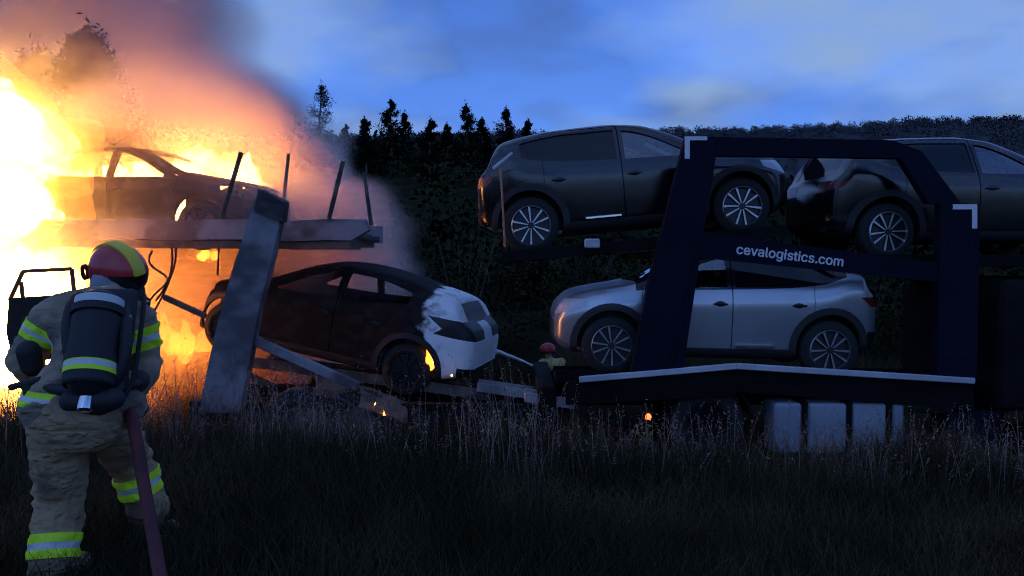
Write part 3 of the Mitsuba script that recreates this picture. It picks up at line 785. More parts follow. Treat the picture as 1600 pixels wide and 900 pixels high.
# pale side lockers with straps between
for x0, x1 in ((1213, 1256), (1265, 1327), (1334, 1389), (1397, 1416)):
    p, q = U(x0, 632, YN), U(x1, 712, YN)
    m = rbox(p[0], q[0], YN + .05, YN + .45, q[2], p[2], .03)
    part(truck, 'side_locker', m, 'mat_box_white', False)
for x in (1260.5, 1330.5, 1393):
    p, q = U(x, 628, YN), U(x, 716, YN)
    part(truck, 'locker_strap', rbox(p[0] - .028, p[0] + .028, YN + .035, YN + .40, q[2], p[2], .006), 'mat_frame_black', False)
p, q = U(1488, 646, YN), U(1566, 712, YN)
part(truck, 'tool_box', rbox(p[0], q[0], YN + .06, YN + .5, q[2], p[2], .02), 'mat_navy', False)
part(truck, 'side_guard', beam(U(1420, 640, YN), U(1490, 642, YN), .05, .06), 'mat_frame_black', False)
# cab behind the right-hand edge
p = U(1566, 436, YN)
cab = Manifold.batch_hull([rbox(p[0], p[0] + 2.3, YN + .02, YF - .02, .62, 1.9, .05), rbox(p[0] + .08, p[0] + 1.9, YN + .1, YF - .1, 1.9, 2.12, .05)])
part(truck, 'cab', cab, 'mat_frame_black', 30)
# red marker lamp, lit
lp = U(1013, 652, YN - .01)
part(truck, 'lamp_bracket', rbox(lp[0] - .04, lp[0] + .04, YN + .03, YN + .10, lp[2] - .12, lp[2] + .10, .006), 'mat_frame_black', False)
ln = Manifold.sphere(1, 24).scale([.035, .025, .045]).translate(lp)
part(truck, 'marker_lamp', ln, 'mat_lamp_red', True, label='lit red marker lamp low on the truck', emitter={'type': 'area', 'radiance': rgb(7.0, .55, .14)})
# red piece standing in for a reddish glint low by the rear axle
p = U(962, 672, YN + .1)
part(truck, 'red_glint_piece', rbox(p[0] - .10, p[0] + .10, p[1], p[1] + .02, p[2] - .03, p[2] + .03, .008), 'mat_lamp_red', False)

# ------------------------------------------------------------------ cars on the truck
def car_matrix(wheel_a, wheel_b, Y, yaw, pitch, wb, R=.345, half=.86):
    """The car whose two near-side wheels show at these photo points, its near flank at depth Y."""
    c = (U(*wheel_a, Y) + U(*wheel_b, Y)) / 2
    Rm = rotz(yaw) @ roty(-pitch)
    s = 1.0 if math.cos(yaw) < 0 else -1.0       # which local side faces the camera
    off = Rm @ np.array([0, s * half, R])
    return mat(Rm, c - off)

M = car_matrix((833, 352), (1157, 322), 9.72, 0.0, math.radians(5.2), 2.56)
place_car('car', 'dark grey crossover on the upper deck, whole car in view, its nose tilted up', 'suv', M, group=None, spin=(8, 0, 20, 0))
M = car_matrix((1384, 360), (1710, 362), 9.72, math.radians(5), math.radians(0.5), 2.56)
place_car('car', 'dark grey crossover cut off by the right edge of the photo on the upper deck', 'suv', M, spin=(0, 0, -4, 0))
M = car_matrix((955, 540), (1298, 548), 9.36, math.pi, math.radians(1.2), 2.56)
place_car('car', 'silver crossover with a black roof on the lower deck of the truck', 'suv', M, looks=dict(PAINT='mat_paint_silver', ROOF='mat_black_gloss', SPOKE='mat_rim_grey'), spin=(0, 12, 0, 0))
scene['mat_rim_grey'] = principled((.30, .31, .33), .35, metallic=.8)

# thin guard rods beside the first grey car
g1 = thing('guard_rod', 'thin upright rod at the rear of the left grey car, fire glow painted into its orange colour', 'rod')
scene[g1] = mikit.ply(tube_mesh(np.array([U(782, 262, 9.5), U(785, 310, 9.5), U(789, 386, 9.5)]), .013, 8), 'mat_rod_painted_glow', 30)
scene['mat_rod_painted_glow'] = principled((.34, .15, .09), .5)  # glow of the fire painted into the rod as an orange base colour
g2 = thing('guard_bar', 'pale slanting bar above the rear of the left grey car', 'bar')
scene[g2] = mikit.ply(beam(U(770, 264, 9.5), U(801, 239, 9.5), .03, .04), 'mat_steel', False)

# ------------------------------------------------------------------ the burning trailer on the left
scene['mat_burnt_metal'] = principled(grime((.07, .064, .07), (.22, .205, .225), 2.6, .40, .66), .75)
scene['mat_burnt_dark'] = principled(grime((.030, .026, .025), (.11, .085, .07), 4.0, .4, .7), .8)
trailer = thing('car_transporter_trailer', 'burnt out two-deck car transporter trailer in the flames on the left', 'trailer')
def px_bar(a, b, h, w, r=.012): return beam(a, b, w, h, r)
P0, P1 = U(-120, 358, 11.6), U(578, 360, 9.95)
d = (P1 - P0) / np.linalg.norm(P1 - P0); back = np.array([-d[1], d[0], 0.0])
def along(px):  # point of the near beam that shows at photo column px
    t = np.linspace(0, 1, 400); q = P0 + (P1 - P0) * t[:, None]
    c = W / 2 + F * q[:, 0] / q[:, 1]
    return q[np.argmin(abs(c - px))]
L = np.linalg.norm(P1 - P0); Mb = frame_to(P0, P1)
near = plate([(0, -.13), (L - .22, -.13), (L, .0), (L - .06, .13), (0, .13)], .10)
# warped sheet: the fire has buckled the beam
nb = tri(near.refine_to_length(.18)); nb.vertices[:, 2] += .012 * np.sin(nb.vertices[:, 0] * 4.1) + .02 * (meshkit.fbm(nb.vertices * 2.0, 3, 9) - .5)
nb.vertices[:, 1] += .03 * (meshkit.fbm(nb.vertices * 1.5, 3, 19) - .5)
part(trailer, 'upper_side_beam', apply(nb, Mb), 'mat_burnt_metal', 30, label='pale buckled upper side beam')
fl = tri(rbox(2.0, L - .25, -.02, .30, -.24, -.135, .01).refine_to_length(.2)); fl.vertices[:, 2] += .02 * (meshkit.fbm(fl.vertices * 3, 3, 12) - .5)
part(trailer, 'beam_flange', apply(fl, Mb), 'mat_burnt_dark', 30)
far_b = apply(rbox(0, L - .75, 2.1, 2.2, -.13, .13, .01), Mb)
part(trailer, 'upper_side_beam', far_b, 'mat_burnt_metal', False)
for y0, cut in ((.12, .25), (1.55, .75)):
    part(trailer, 'upper_track', apply(rbox(0, L - cut, y0, y0 + .52, -.10, -.03, .01), Mb), 'mat_burnt_dark', False)
for k in range(6):
    x = L - .95 - k * 1.25
    part(trailer, 'cross_member', apply(rbox(x, x + .1, .1, 2.1, -.2, -.105, .01), Mb), 'mat_burnt_dark', False)
# the leaning side post in front of the beam
post = [(404, 300), (438, 316), (436, 345), (424, 405), (404, 485), (373, 645), (310, 645), (336, 520), (364, 420), (392, 332)]
pm = tri(px_plate(post, 9.35, .20).refine_to_length(.12)); pm.vertices[:, :] += .018 * (np.stack([meshkit.fbm(pm.vertices * 2.2, 3, s) for s in (1, 2, 3)], -1) - .5)
part(trailer, 'side_post', pm, 'mat_burnt_metal', 25, label='leaning pale scorched side post')
cap = px_plate([(402, 294), (441, 314), (440, 347), (424, 342), (398, 330)], 9.30, .28)
cm = tri(cap.refine_to_length(.05)); cm.vertices += .06 * (np.stack([meshkit.fbm(cm.vertices * 5, 3, s) for s in (1, 2, 3)], -1) - .5)
part(trailer, 'post_cap', cm, 'mat_burnt_dark', False)
pm2 = apply(px_plate(post, 11.7, .20), mat(t=(0, 0, 0)))
part(trailer, 'side_post', pm2, 'mat_burnt_dark', False)
for (x0, y0, x1, y1, Y, w) in ((377, 238, 346, 342, 10.3, .035), (536, 252, 514, 342, 10.0, .035), (569, 269, 580, 352, 9.95, .03), (451, 240, 440, 345, 11.6, .03)):
    part(trailer, 'guard_post', beam(U(x0, y0, Y), U(x1, y1, Y), w, w * 1.5, .006), 'mat_burnt_dark', False)
# lower deck: sloping tracks under the white car, cross braces, chassis
part(trailer, 'lower_track', track(U(395, 566, 10.9), U(762, 618, 10.35), .5), 'mat_burnt_dark', False)
part(trailer, 'lower_track', track(U(395, 566, 12.3), U(762, 618, 11.75), .5), 'mat_burnt_dark', False)
part(trailer, 'brace', beam(U(398, 532, 9.45), U(560, 604, 9.3), .08, .11), 'mat_burnt_metal', False)
part(trailer, 'brace', beam(U(330, 560, 11.0), U(470, 626, 10.9), .08, .10), 'mat_burnt_dark', False)
for k, (x0, y0, x1, y1, Y) in enumerate(((745, 606, 886, 626, 10.3), (820, 622, 898, 633, 9.35))):
    p, q = U(x0, y0, Y), U(x1, y1, Y)
    part(trailer, 'ramp', track(p, q, .45, .05), 'mat_ramp', False)
scene['mat_ramp'] = principled(grime((.20, .18, .18), (.40, .37, .37), 3.0), .6)
a, b = U(300, 640, 9.8), U(890, 648, 9.5)
part(trailer, 'chassis_beam', beam(a, b, .16, .24), 'mat_frame_black', False)
part(trailer, 'chassis_beam', beam(a + [0, 1.2, 0], b + [0, 1.2, 0], .16, .24), 'mat_frame_black', False)
for px in (470, 560):
    for Y in (9.55, 11.5):
        wk = trailer + '__road_wheel'; wk = wk if wk + '__tyre' not in scene else next(f'{wk}_{i:03d}' for i in range(1, 99) if f'{wk}_{i:03d}__tyre' not in scene)
        Mw = mat(None, (U(px, 690, 9.5)[0], Y, .40))
        part(wk, 'tyre', big[0], 'mat_tyre', 30, Mw); part(wk, 'rim', tri(dish), 'mat_burnt_dark', 30, Mw)
rngd = np.random.default_rng(8)
for (px, py, w, Y) in ((525, 610, .5, 9.5), (600, 632, .6, 9.4), (455, 640, .5, 9.6)):
    c = U(px, py, Y); v = tri(rbox(-w / 2, w / 2, -.2, .2, -.015, .015, .005).refine_to_length(.08)); v.vertices += .07 * (np.stack([meshkit.fbm(v.vertices * 4 + px, 3, s) for s in (1, 2, 3)], -1) - .5)
    part(trailer, 'bent_panel', apply(v, mat(rotz(.3) @ roty(.35) @ rotx(.5), c)), 'mat_rust', 30)
cables = [[(238, 392, 10.2), (250, 425, 10.15), (262, 436, 10.1), (240, 462, 10.0), (238, 492, 9.95)], [(275, 386, 10.2), (268, 430, 10.1), (250, 470, 10.0), (236, 495, 9.95)], [(268, 386, 10.25), (262, 440, 10.2), (243, 470, 10.1)], [(342, 385, 10.1), (340, 430, 10.1)]]
for c in cables:
    part(trailer, 'hanging_cable', tube_mesh(spline([U(*q) for q in c], 20), .012, 6), 'mat_rubber', 30)
rag = [[(x, 478 + 6 * math.sin(x * .3), 10.0) for x in (255, 270, 290, 310)]]
part(trailer, 'sagging_strut', beam(U(256, 464, 10.0), U(322, 494, 9.9), .05, .07), 'mat_burnt_dark', False)

# ------------------------------------------------------------------ cars on the trailer
yawc, pit = math.radians(180 - 12), math.radians(11)
Mc = car_matrix((633, 582), (405, 548), 10.45, yawc, pit, 2.64)
Mc[:3, 3] += U(633, 578, 10.45) - (Mc @ np.array([-1.32, .86, .345, 1]))[:3]      # set by the rear wheel that shows
def scorched(clean, edge):
    f, c = Mc[:3, 0], Mc[:3, 3]; up = Mc[:3, 2]
    def fn(p, n, uv):
        x = (p.x - c[0]) * f[0] + (p.y - c[1]) * f[1] + (p.z - c[2]) * f[2]
        z = (p.x - c[0]) * up[0] + (p.y - c[1]) * up[1] + (p.z - c[2]) * up[2]
        w = mikit.fbm(p.x * 3.0, p.y * 3.0, p.z * 3.0, 4) - .5
        fine = mikit.fbm(p.x * 9.0, p.y * 9.0, p.z * 9.0, 3)
        t = mikit.smoothstep(edge - .05, edge + .06, x + w * .42 + (fine - .5) * .16 + .22 * (1.05 - z))
        blister = mikit.mix(clean, (.34, .32, .31), mikit.smoothstep(.5, .75, fine) * mikit.smoothstep(edge - .55, edge, x + w * .5) * .8)
        return mikit.mix(blister, mikit.mix((.006, .006, .007), (.016, .015, .015), mikit.smoothstep(.45, .7, fine)), t)
    return mikit.proc(fn)
scene['mat_scorched_white'] = principled(scorched((.82, .83, .84), -1.46), .75, specular=.15)
scene['mat_melted'] = principled((.010, .010, .011), .5)
white_car = place_car('burnt_car', 'white crossover on the lower trailer deck, burnt black except its white tail end', 'coupe', Mc, skip=('left_rear_door__window', 'right_rear_door__window', 'left_front_door__window', 'right_front_door__window', 'windscreen', 'left_mirror', 'right_mirror', 'left_headlight', 'right_headlight', 'interior', 'grille', 'right_sill_trim', 'left_sill_trim'), eaten=True,
                      looks=dict(PAINT='mat_scorched_white', BUMPER='mat_melted', TAIL='mat_melted', HANDLE='mat_char', SPOKE='mat_rim_soot', HEAD='mat_char'), by_part={'rear_window': 'mat_melted'}, category='car')
scene['mat_rim_soot'] = principled((.015, .014, .014), .5, metallic=.4)
# charred seat frames left inside
sf = [Manifold.batch_hull([rbox(x, x + .06, y - .2, y + .2, .45, .5, .02), rbox(x - .14, x - .1, y - .16, y + .16, 1.0, 1.05, .02)]) for x in (.0, -.8) for y in (-.36, .36)]
for q in sf: part(white_car, 'seat_frame', q, 'mat_char', 30, Mc)

Mu = mat(rotz(math.radians(-10)) @ roty(math.radians(-.5)), (0, 0, 0))
ref = U(182, 232, 11.6)                      # top of its middle pillar
Mu[:3, 3] = ref - Mu[:3, :3] @ np.array([-.12, -.62, 1.47])
gone = ('left_rear_door__window', 'right_rear_door__window', 'left_front_door__window', 'right_front_door__window', 'windscreen', 'rear_window', 'left_mirror', 'right_mirror', 'left_headlight', 'right_headlight', 'left_tail_light', 'right_tail_light', 'grille', 'cladding', 'interior', 'left_sill_trim', 'right_sill_trim', 'rear_bumper')
bl = dict(PAINT='mat_char', BUMPER='mat_char', PLASTIC='mat_char', HANDLE='mat_char', TYRE='mat_char', RIM='mat_rust', SPOKE='mat_rust')
upper_burnt = place_car('burnt_car', 'gutted dark car shell on the upper trailer deck with flames behind its empty windows', 'suv', Mu, skip=gone, looks=bl, category='car')
# mirror bracket and bare engine remains
rngd = np.random.default_rng(4)
eng = [apply(rbox(-.1 * s, .1 * s, -.09 * s, .09 * s, -.07 * s, .07 * s, .02), mat(rotz(rngd.uniform(0, 3)) @ roty(rngd.uniform(-.4, .4)), (rngd.uniform(1.2, 1.9), rngd.uniform(-.7, .5), rngd.uniform(.45, .85)))) for s in rngd.uniform(.8, 2.0, 16)]
part(upper_burnt, 'engine', cat(*eng), 'mat_rust', False, Mu)
# door of a third car, its empty window frame against the flames
dk = thing('broken_door', 'charred car door with an empty window frame, open against the flames beside the firefighter', 'car door')
DY = 9.9
part(dk, 'panel', px_plate([(14, 466), (62, 463), (118, 462), (122, 560), (20, 562), (10, 520)], DY, .09), 'mat_char', False)
part(dk, 'window_frame', Manifold.batch_boolean([beam(U(*a, DY + .045), U(*b, DY + .045), .045, .04, .01, up=(0, 1, 0)) for a, b in (((15, 470), (36, 424)), ((34, 424), (112, 420)), ((112, 420), (117, 466)), ((33, 440), (36, 468)))], m3.OpType.Add), 'mat_rust', False)
part(dk, 'handle', beam(U(88, 492, DY - .03), U(110, 492, DY - .03), .03, .03, .008), 'mat_rust', False)

# ------------------------------------------------------------------ people
def capsule_body(bones, J, refine=.03, it=8, extra=()):
    """One continuous surface: every bone the hull of the balls at its two ends."""
    ms = [Manifold.batch_hull([Manifold.sphere(J[a][1], 20).translate(list(J[a][0])), Manifold.sphere(J[b][1], 20).translate(list(J[b][0]))]) for a, b in bones]
    m = Manifold.batch_boolean(ms + list(extra), m3.OpType.Add).refine_to_length(refine)
    t = tri(m); t = trimesh.Trimesh(t.vertices, t.faces, process=True)
    trimesh.smoothing.filter_taubin(t, lamb=.5, nu=.52, iterations=it)
    return t

def wrinkle(t, amp, sc, seed, stretch=(1, 1, 1.0)):
    n = t.vertex_normals
    p = t.vertices * np.asarray(stretch)
    f = 1 - abs(2 * meshkit.fbm(p * sc, 3, seed) - 1) * 2
    t.vertices = t.vertices + n * (amp * (f - .3))[:, None]
    return t

def ellipsoid(c, r, R=None, n=28):
    m = Manifold.sphere(1, n).scale(list(r))
    return apply(m, mat(R, c))

def grow(t, d):
    g = t.copy(); g.vertices = g.vertices + t.vertex_normals * d
    return g

def band(t, c, axis, half, d, size=.35):
    """Ring of cloth tape round the limb of garment t at c, across axis."""
    axis = np.asarray(axis, float) / np.linalg.norm(axis)
    up = (0, 0, 1) if abs(axis[2]) < .9 else (0, 1, 0)
    B = apply(mbox(-half, half, -size, size, -size, size), frame_to(c, np.asarray(c) + axis, up))
    return (man(grow(t, d)) - man(grow(t, -.004))) ^ B

def cloth(color, rough):
    def folds(p, n, uv):
        a = mikit.fbm(p.x * 16 + 3 * mikit.noise(p.x * 5, p.y * 5, p.z * 5), p.y * 16, p.z * 30, 3)
        return .018 * (1 - dr.abs(2 * a - 1)) + .0012 * mikit.noise(p.x * 260, p.y * 260, p.z * 260)
    def soil(p, n, uv):
        return mikit.smoothstep(.50, .75, mikit.fbm(p.x * 5 + 9, p.y * 5, p.z * 4, 4)) * .55
    base = {'type': 'bumpmap', 'arbitrary': mikit.proc(folds, eps=2e-3), 'scale': 1.0, 'bsdf': principled(color, rough)}
    return {'type': 'blendbsdf', 'weight': mikit.proc(soil), 'clean': base, 'dirty': principled((.045, .038, .034), .9)}
scene['mat_turnout'] = cloth(grime((.36, .255, .14), (.22, .15, .085), 7.0, .3, .75), .85)
scene['mat_jacket'] = cloth(grime((.34, .26, .175), (.19, .15, .11), 6.0, .35, .7), .85)
scene['mat_tape_yellow'] = principled((.55, .85, .02), .6)
scene['mat_tape_silver'] = principled((.52, .55, .55), .5)
scene['mat_steel_dull'] = principled((.30, .30, .31), .45, metallic=.6)
scene['mat_strap'] = principled((.014, .014, .017), .7)
scene['mat_cylinder'] = principled((.016, .016, .02), .4)
scene['mat_helmet_red'] = principled(grime((.42, .022, .03), (.30, .018, .025), 9.0), .25, clearcoat=.8)
scene['mat_helmet_yellow'] = principled((.62, .50, .03), .35, clearcoat=.5)
scene['mat_glove'] = principled((.03, .028, .028), .75)
scene['mat_skin'] = principled((.50, .32, .24), .5)
scene['mat_hose'] = principled(grime((.10, .015, .017), (.055, .011, .013), 9.0), .7)
scene['mat_sleeve_grey'] = principled(grime((.20, .20, .24), (.14, .14, .17), 5.0), .7)

D = 3.8
def j(px, py, dy, r): return (U(px, py, D + dy), r)
fx = {
    'pelvis': j(128, 642, .0, .155), 'hipL': j(92, 668, -.02, .12), 'hipR': j(165, 660, .10, .12), 'waist': j(136, 590, .06, .165), 'chest': j(148, 524, .20, .175), 'yoke': j(156, 488, .28, .14),
    'neck': j(180, 464, .36, .07), 'skull': j(190, 427, .44, .10), 'jaw': j(202, 450, .50, .065),
    'shL': j(84, 494, .18, .092), 'elL': j(38, 562, .14, .072), 'wrL': j(66, 606, .30, .045),
    'shR': j(214, 500, .30, .09), 'elR': j(231, 566, .34, .068), 'wrR': j(214, 606, .16, .045),
    'kneeL': j(94, 775, .08, .098), 'ankL': j(84, 882, -.03, .075), 'kneeR': j(205, 722, .42, .09), 'ankR': j(232, 796, .48, .07)}
gL = float(ground_z(*fx['ankL'][0][:2])); gR = float(ground_z(*fx['ankR'][0][:2]))

ff = thing('person', 'firefighter in tan turnout gear and red helmet seen from behind, holding a hose', 'person')
slim = {k: (p, r * .72) for k, (p, r) in fx.items()}
slim['skull'] = (fx['skull'][0], .092); slim['jaw'] = (fx['jaw'][0], .06); slim['neck'] = (fx['neck'][0], .058)
nose = fx['skull'][0] + np.array([.045, .095, -.04])
face = [ellipsoid(nose, (.014, .025, .022)), ellipsoid(fx['skull'][0] + [.095, .0, -.03], (.014, .022, .034)), ellipsoid(fx['skull'][0] + [-.09, .01, -.03], (.014, .022, .034))]
toe = lambda a, g: (np.array([a[0] + .05, a[1] + .16, g + .06]), .05)
slim['toeL'], slim['toeR'] = toe(fx['ankL'][0], gL), toe(fx['ankR'][0], gR)
heel = lambda a, g: (np.array([a[0], a[1] - .02, g + .06]), .05)
slim['heelL'], slim['heelR'] = heel(fx['ankL'][0], gL), heel(fx['ankR'][0], gR)
BONES = [('pelvis', 'waist'), ('waist', 'chest'), ('chest', 'yoke'), ('yoke', 'neck'), ('neck', 'skull'), ('skull', 'jaw'), ('yoke', 'shL'), ('yoke', 'shR'), ('shL', 'elL'), ('elL', 'wrL'), ('shR', 'elR'), ('elR', 'wrR'),
         ('pelvis', 'hipL'), ('pelvis', 'hipR'), ('hipL', 'kneeL'), ('kneeL', 'ankL'), ('hipR', 'kneeR'), ('kneeR', 'ankR'), ('ankL', 'heelL'), ('ankR', 'heelR'), ('heelL', 'toeL'), ('heelR', 'toeR')]
scene[ff + '__body'] = mikit.ply(capsule_body(BONES, slim, .03, 6, face), 'mat_skin', True)

def V(p): return np.asarray(p, float)
# jacket: trunk, skirt and sleeves
jk = dict(fx)
jk['hemL'], jk['hemR'] = j(82, 636, .00, .135), j(182, 632, .12, .13)
jk['cuffR'], jk['cuffL'] = (fx['wrR'][0] * .92 + fx['elR'][0] * .08, .058), (fx['wrL'][0] * .92 + fx['elL'][0] * .08, .058)
jk['collar'] = j(172, 468, .33, .090)
jacket = capsule_body([('waist', 'chest'), ('chest', 'yoke'), ('yoke', 'collar'), ('chest', 'shL'), ('chest', 'shR'), ('yoke', 'shL'), ('yoke', 'shR'), ('shL', 'elL'), ('elL', 'cuffL'), ('shR', 'elR'), ('elR', 'cuffR'), ('waist', 'hemL'), ('waist', 'hemR'), ('hemL', 'hemR')], jk, .022, 8)
jacket = wrinkle(wrinkle(jacket, .016, 6, 3, (1, 1, 2.0)), .006, 16, 7)
part(ff, 'jacket', jacket, 'mat_jacket', True)
tr = dict(fx)
tr['kneeL'] = (fx['kneeL'][0], .105); tr['ankL'] = (fx['ankL'][0], .098); tr['kneeR'] = (fx['kneeR'][0], .10); tr['ankR'] = (fx['ankR'][0], .092)
tr['seat'] = j(135, 655, -.03, .15)
trousers = capsule_body([('pelvis', 'seat'), ('seat', 'hipL'), ('seat', 'hipR'), ('hipL', 'kneeL'), ('kneeL', 'ankL'), ('hipR', 'kneeR'), ('kneeR', 'ankR'), ('pelvis', 'hipL'), ('pelvis', 'hipR')], tr, .022, 8)
trousers = wrinkle(wrinkle(trousers, .024, 5.5, 5, (1, 1, 2.2)), .007, 15, 8)
part(ff, 'trousers', trousers, 'mat_turnout', True)
def tape(garment, px, py, dy, axis, half=.035, size=.16, single_y=False):
    c = U(px, py, D + dy)
    axis = V(axis) / np.linalg.norm(axis)
    for s in (-1, 1):
        b = band(garment, c + axis * s * half * .62, axis, half * .36, .006, size)
        if b.num_tri(): part(ff, 'reflective_band', tri(b), 'mat_tape_yellow', 30)
    b = band(garment, c, axis, half * .26, .005, size)
    if b.num_tri(): part(ff, 'silver_band', tri(b), 'mat_tape_silver', 30)
dirn = lambda a, b: fx[b][0] - fx[a][0]
tape(trousers, 85, 853, -.03, dirn('kneeL', 'ankL'), .058)
tape(trousers, 220, 752, .45, dirn('kneeR', 'ankR'), .058)
tape(jacket, 66, 522, .17, dirn('shL', 'elL'), .04, .12)
tape(jacket, 224, 526, .31, dirn('shR', 'elR'), .06, .12)
tape(jacket, 90, 618, .02, V((.08, 0, 1)), .035, .15)
# stripe running up the outside of the left shin, stripe down the right sleeve
def side_stripe(garment, pts, name='reflective_stripe'):
    ms = []
    for a, b in zip(pts[:-1], pts[1:]):
        B = beam(a, b, .5, .024)
        ms.append(B)
    m = (man(grow(garment, .005)) - man(grow(garment, -.004))) ^ Manifold.batch_boolean(ms, m3.OpType.Add)
    if m.num_tri(): part(ff, name, tri(m), 'mat_tape_yellow', 30)

def boot(a, g, d):
    d = V(d); d = d / np.linalg.norm(d)
    J = {'top': (V(a) + [0, 0, .02], .075), 'ank': (np.array([a[0], a[1], g + .12]), .062), 'heel': (np.array([a[0], a[1], g + .055]) - d * .03, .05), 'ball': (np.array([a[0], a[1], g + .05]) + d * .15, .048), 'toe': (np.array([a[0], a[1], g + .045]) + d * .22, .042)}
    t = capsule_body([('top', 'ank'), ('ank', 'heel'), ('heel', 'ball'), ('ank', 'ball'), ('ball', 'toe')], J, .02, 5)
    t.vertices[:, 2] = np.maximum(t.vertices[:, 2], g + .004)
    return t
part(ff, 'boot', boot(fx['ankL'][0], gL, (.15, 1, 0)), 'mat_strap', True)
part(ff, 'boot', boot(fx['ankR'][0], gR, (.35, 1, 0)), 'mat_strap', True)

def glove(wrist, palm_dir, grip_axis, side, grip_r=.028):
    """Five separate fingers closed round a bar that runs along grip_axis below the palm."""
    d = V(palm_dir) / np.linalg.norm(palm_dir); a = V(grip_axis); a = a - d * (a @ d); a /= np.linalg.norm(a); n = np.cross(a, d) * side
    J, B = {'w': (V(wrist), .040)}, []
    for k, (o, ln) in enumerate(((-.036, .9), (-.012, 1.0), (.012, .95), (.036, .8))):
        kn = V(wrist) + d * .085 + a * o
        J[f'k{k}'] = (kn, .020)
        r = grip_r + .014
        # knuckle -> over the bar -> back under it
        J[f'a{k}'] = (kn + d * .034 * ln + n * .010, .0125); J[f'b{k}'] = (kn + d * .034 * ln + n * (.010 + r * .95 * ln), .0118); J[f'c{k}'] = (kn + d * .004 + n * (.012 + r * 1.25 * ln), .0108)
        B += [('w', f'k{k}'), (f'k{k}', f'a{k}'), (f'a{k}', f'b{k}'), (f'b{k}', f'c{k}')]
    J['t0'] = (V(wrist) + d * .03 - a * .034, .019); J['t1'] = (V(wrist) + d * .062 - a * .052 + n * .03, .0145); J['t2'] = (V(wrist) + d * .085 - a * .036 + n * .055, .012)
    B += [('w', 't0'), ('t0', 't1'), ('t1', 't2')]
    J['cuff'] = (V(wrist) - d * .05, .052); B.append(('w', 'cuff'))
    return capsule_body(B, J, .008, 3), V(wrist) + d * .095 + n * (grip_r + .012), a
# hose and branch pipe
n0, n1 = U(196, 628, D + .10), U(232, 590, D + .42)
gax = n1 - n0
gr, cR, _ = glove(fx['wrR'][0] + [.0, .0, -.01], (-.25, .05, -1.0), gax, -1)
part(ff, 'glove', gr, 'mat_glove', True)
gl, cL, _ = glove(fx['wrL'][0], (.55, .55, -.35), (.2, .8, .4), 1)
part(ff, 'glove', gl, 'mat_glove', True)

# helmet: shell with comb, yellow band, brim, neck curtain, ear ring, face mask
hc = fx['skull'][0] + np.array([-.012, -.01, .022])
Rh = rotz(math.radians(-22)) @ roty(math.radians(17)) @ rotx(math.radians(16))     # faces right and away, bowed forward
def hel(m): return apply(m, mat(Rh, hc))
shell = Manifold.sphere(1, 48).scale([.160, .128, .138]).trim_by_plane([0, 0, 1], -.055)
rear = Manifold.sphere(1, 32).scale([.10, .118, .125]).translate([-.055, 0, -.02]).trim_by_plane([0, 0, 1], -.085)
inner_h = Manifold.sphere(1, 32).scale([.142, .112, .12]).translate([0, 0, -.02])
hs = (shell + rear) - inner_h
hk = part(ff, 'helmet', hel(hs), 'mat_helmet_red', 40, label='glossy red helmet with a yellow band over the crown')
comb = (Manifold.sphere(1, 40).scale([.170, .136, .149]) - Manifold.sphere(1, 40).scale([.158, .126, .136])) ^ mbox(-.3, .3, -.034, .034, .02, .3)
part(hk, 'crown_band', hel(comb), 'mat_helmet_yellow', 40)
brim = (Manifold.sphere(1, 40).scale([.168, .134, .145]) - Manifold.sphere(1, 40).scale([.150, .120, .130])) ^ mbox(-.3, .3, -.3, .3, -.062, -.045)
part(hk, 'brim', hel(brim), 'mat_strap', 40)
visor = (Manifold.sphere(1, 40).scale([.164, .131, .142]) - Manifold.sphere(1, 40).scale([.155, .124, .135])) ^ mbox(.07, .3, -.3, .3, -.14, .02)
part(hk, 'visor', hel(visor), 'mat_black_gloss', 40)
ring = (Manifold.cylinder(.018, .036, .036, 28) - Manifold.cylinder(.05, .024, .024, 24).translate([0, 0, -.01])).rotate([90, 0, 0]).scale([.7, 1, 1.2]).translate([-.13, .105, -.03])
part(hk, 'side_clip', hel(ring), 'mat_strap', 40)
ring2 = ring.mirror([0, 1, 0])
part(hk, 'side_clip', hel(ring2), 'mat_strap', 40)
mask = Manifold.batch_hull([ellipsoid((.10, 0, -.10), (.05, .07, .06)), ellipsoid((.13, 0, -.12), (.035, .045, .04))]) + Manifold.cylinder(.05, .034, .034, 24).rotate([0, 90, 0]).translate([.14, 0, -.135])
part(ff, 'face_mask', hel(mask), 'mat_strap', 30)
part(ff, 'mask_valve', hel(Manifold.cylinder(.02, .022, .018, 20).rotate([0, 90, 0]).translate([.19, 0, -.135]) + lathe([(0, 0), (.028, 0), (.028, .012), (0, .012)], 20).rotate([90, 0, 0]).translate([.13, -.06, -.125])), 'mat_chrome', 30)
cur = capsule_body([('a', 'b')], {'a': (hc + [-.03, -.05, -.08], .085), 'b': (fx['neck'][0] + [-.02, -.035, -.005], .082)}, .02, 4)
part(ff, 'neck_curtain', wrinkle(cur, .008, 16, 4), 'mat_sleeve_grey', True)
nb = band(cur, fx['neck'][0] * .62 + hc * .38 + [-.02, -.03, -.05], hc - fx['neck'][0], .010, .005, .2)
if nb.num_tri(): part(ff, 'reflective_band', tri(nb), 'mat_tape_yellow', 30)

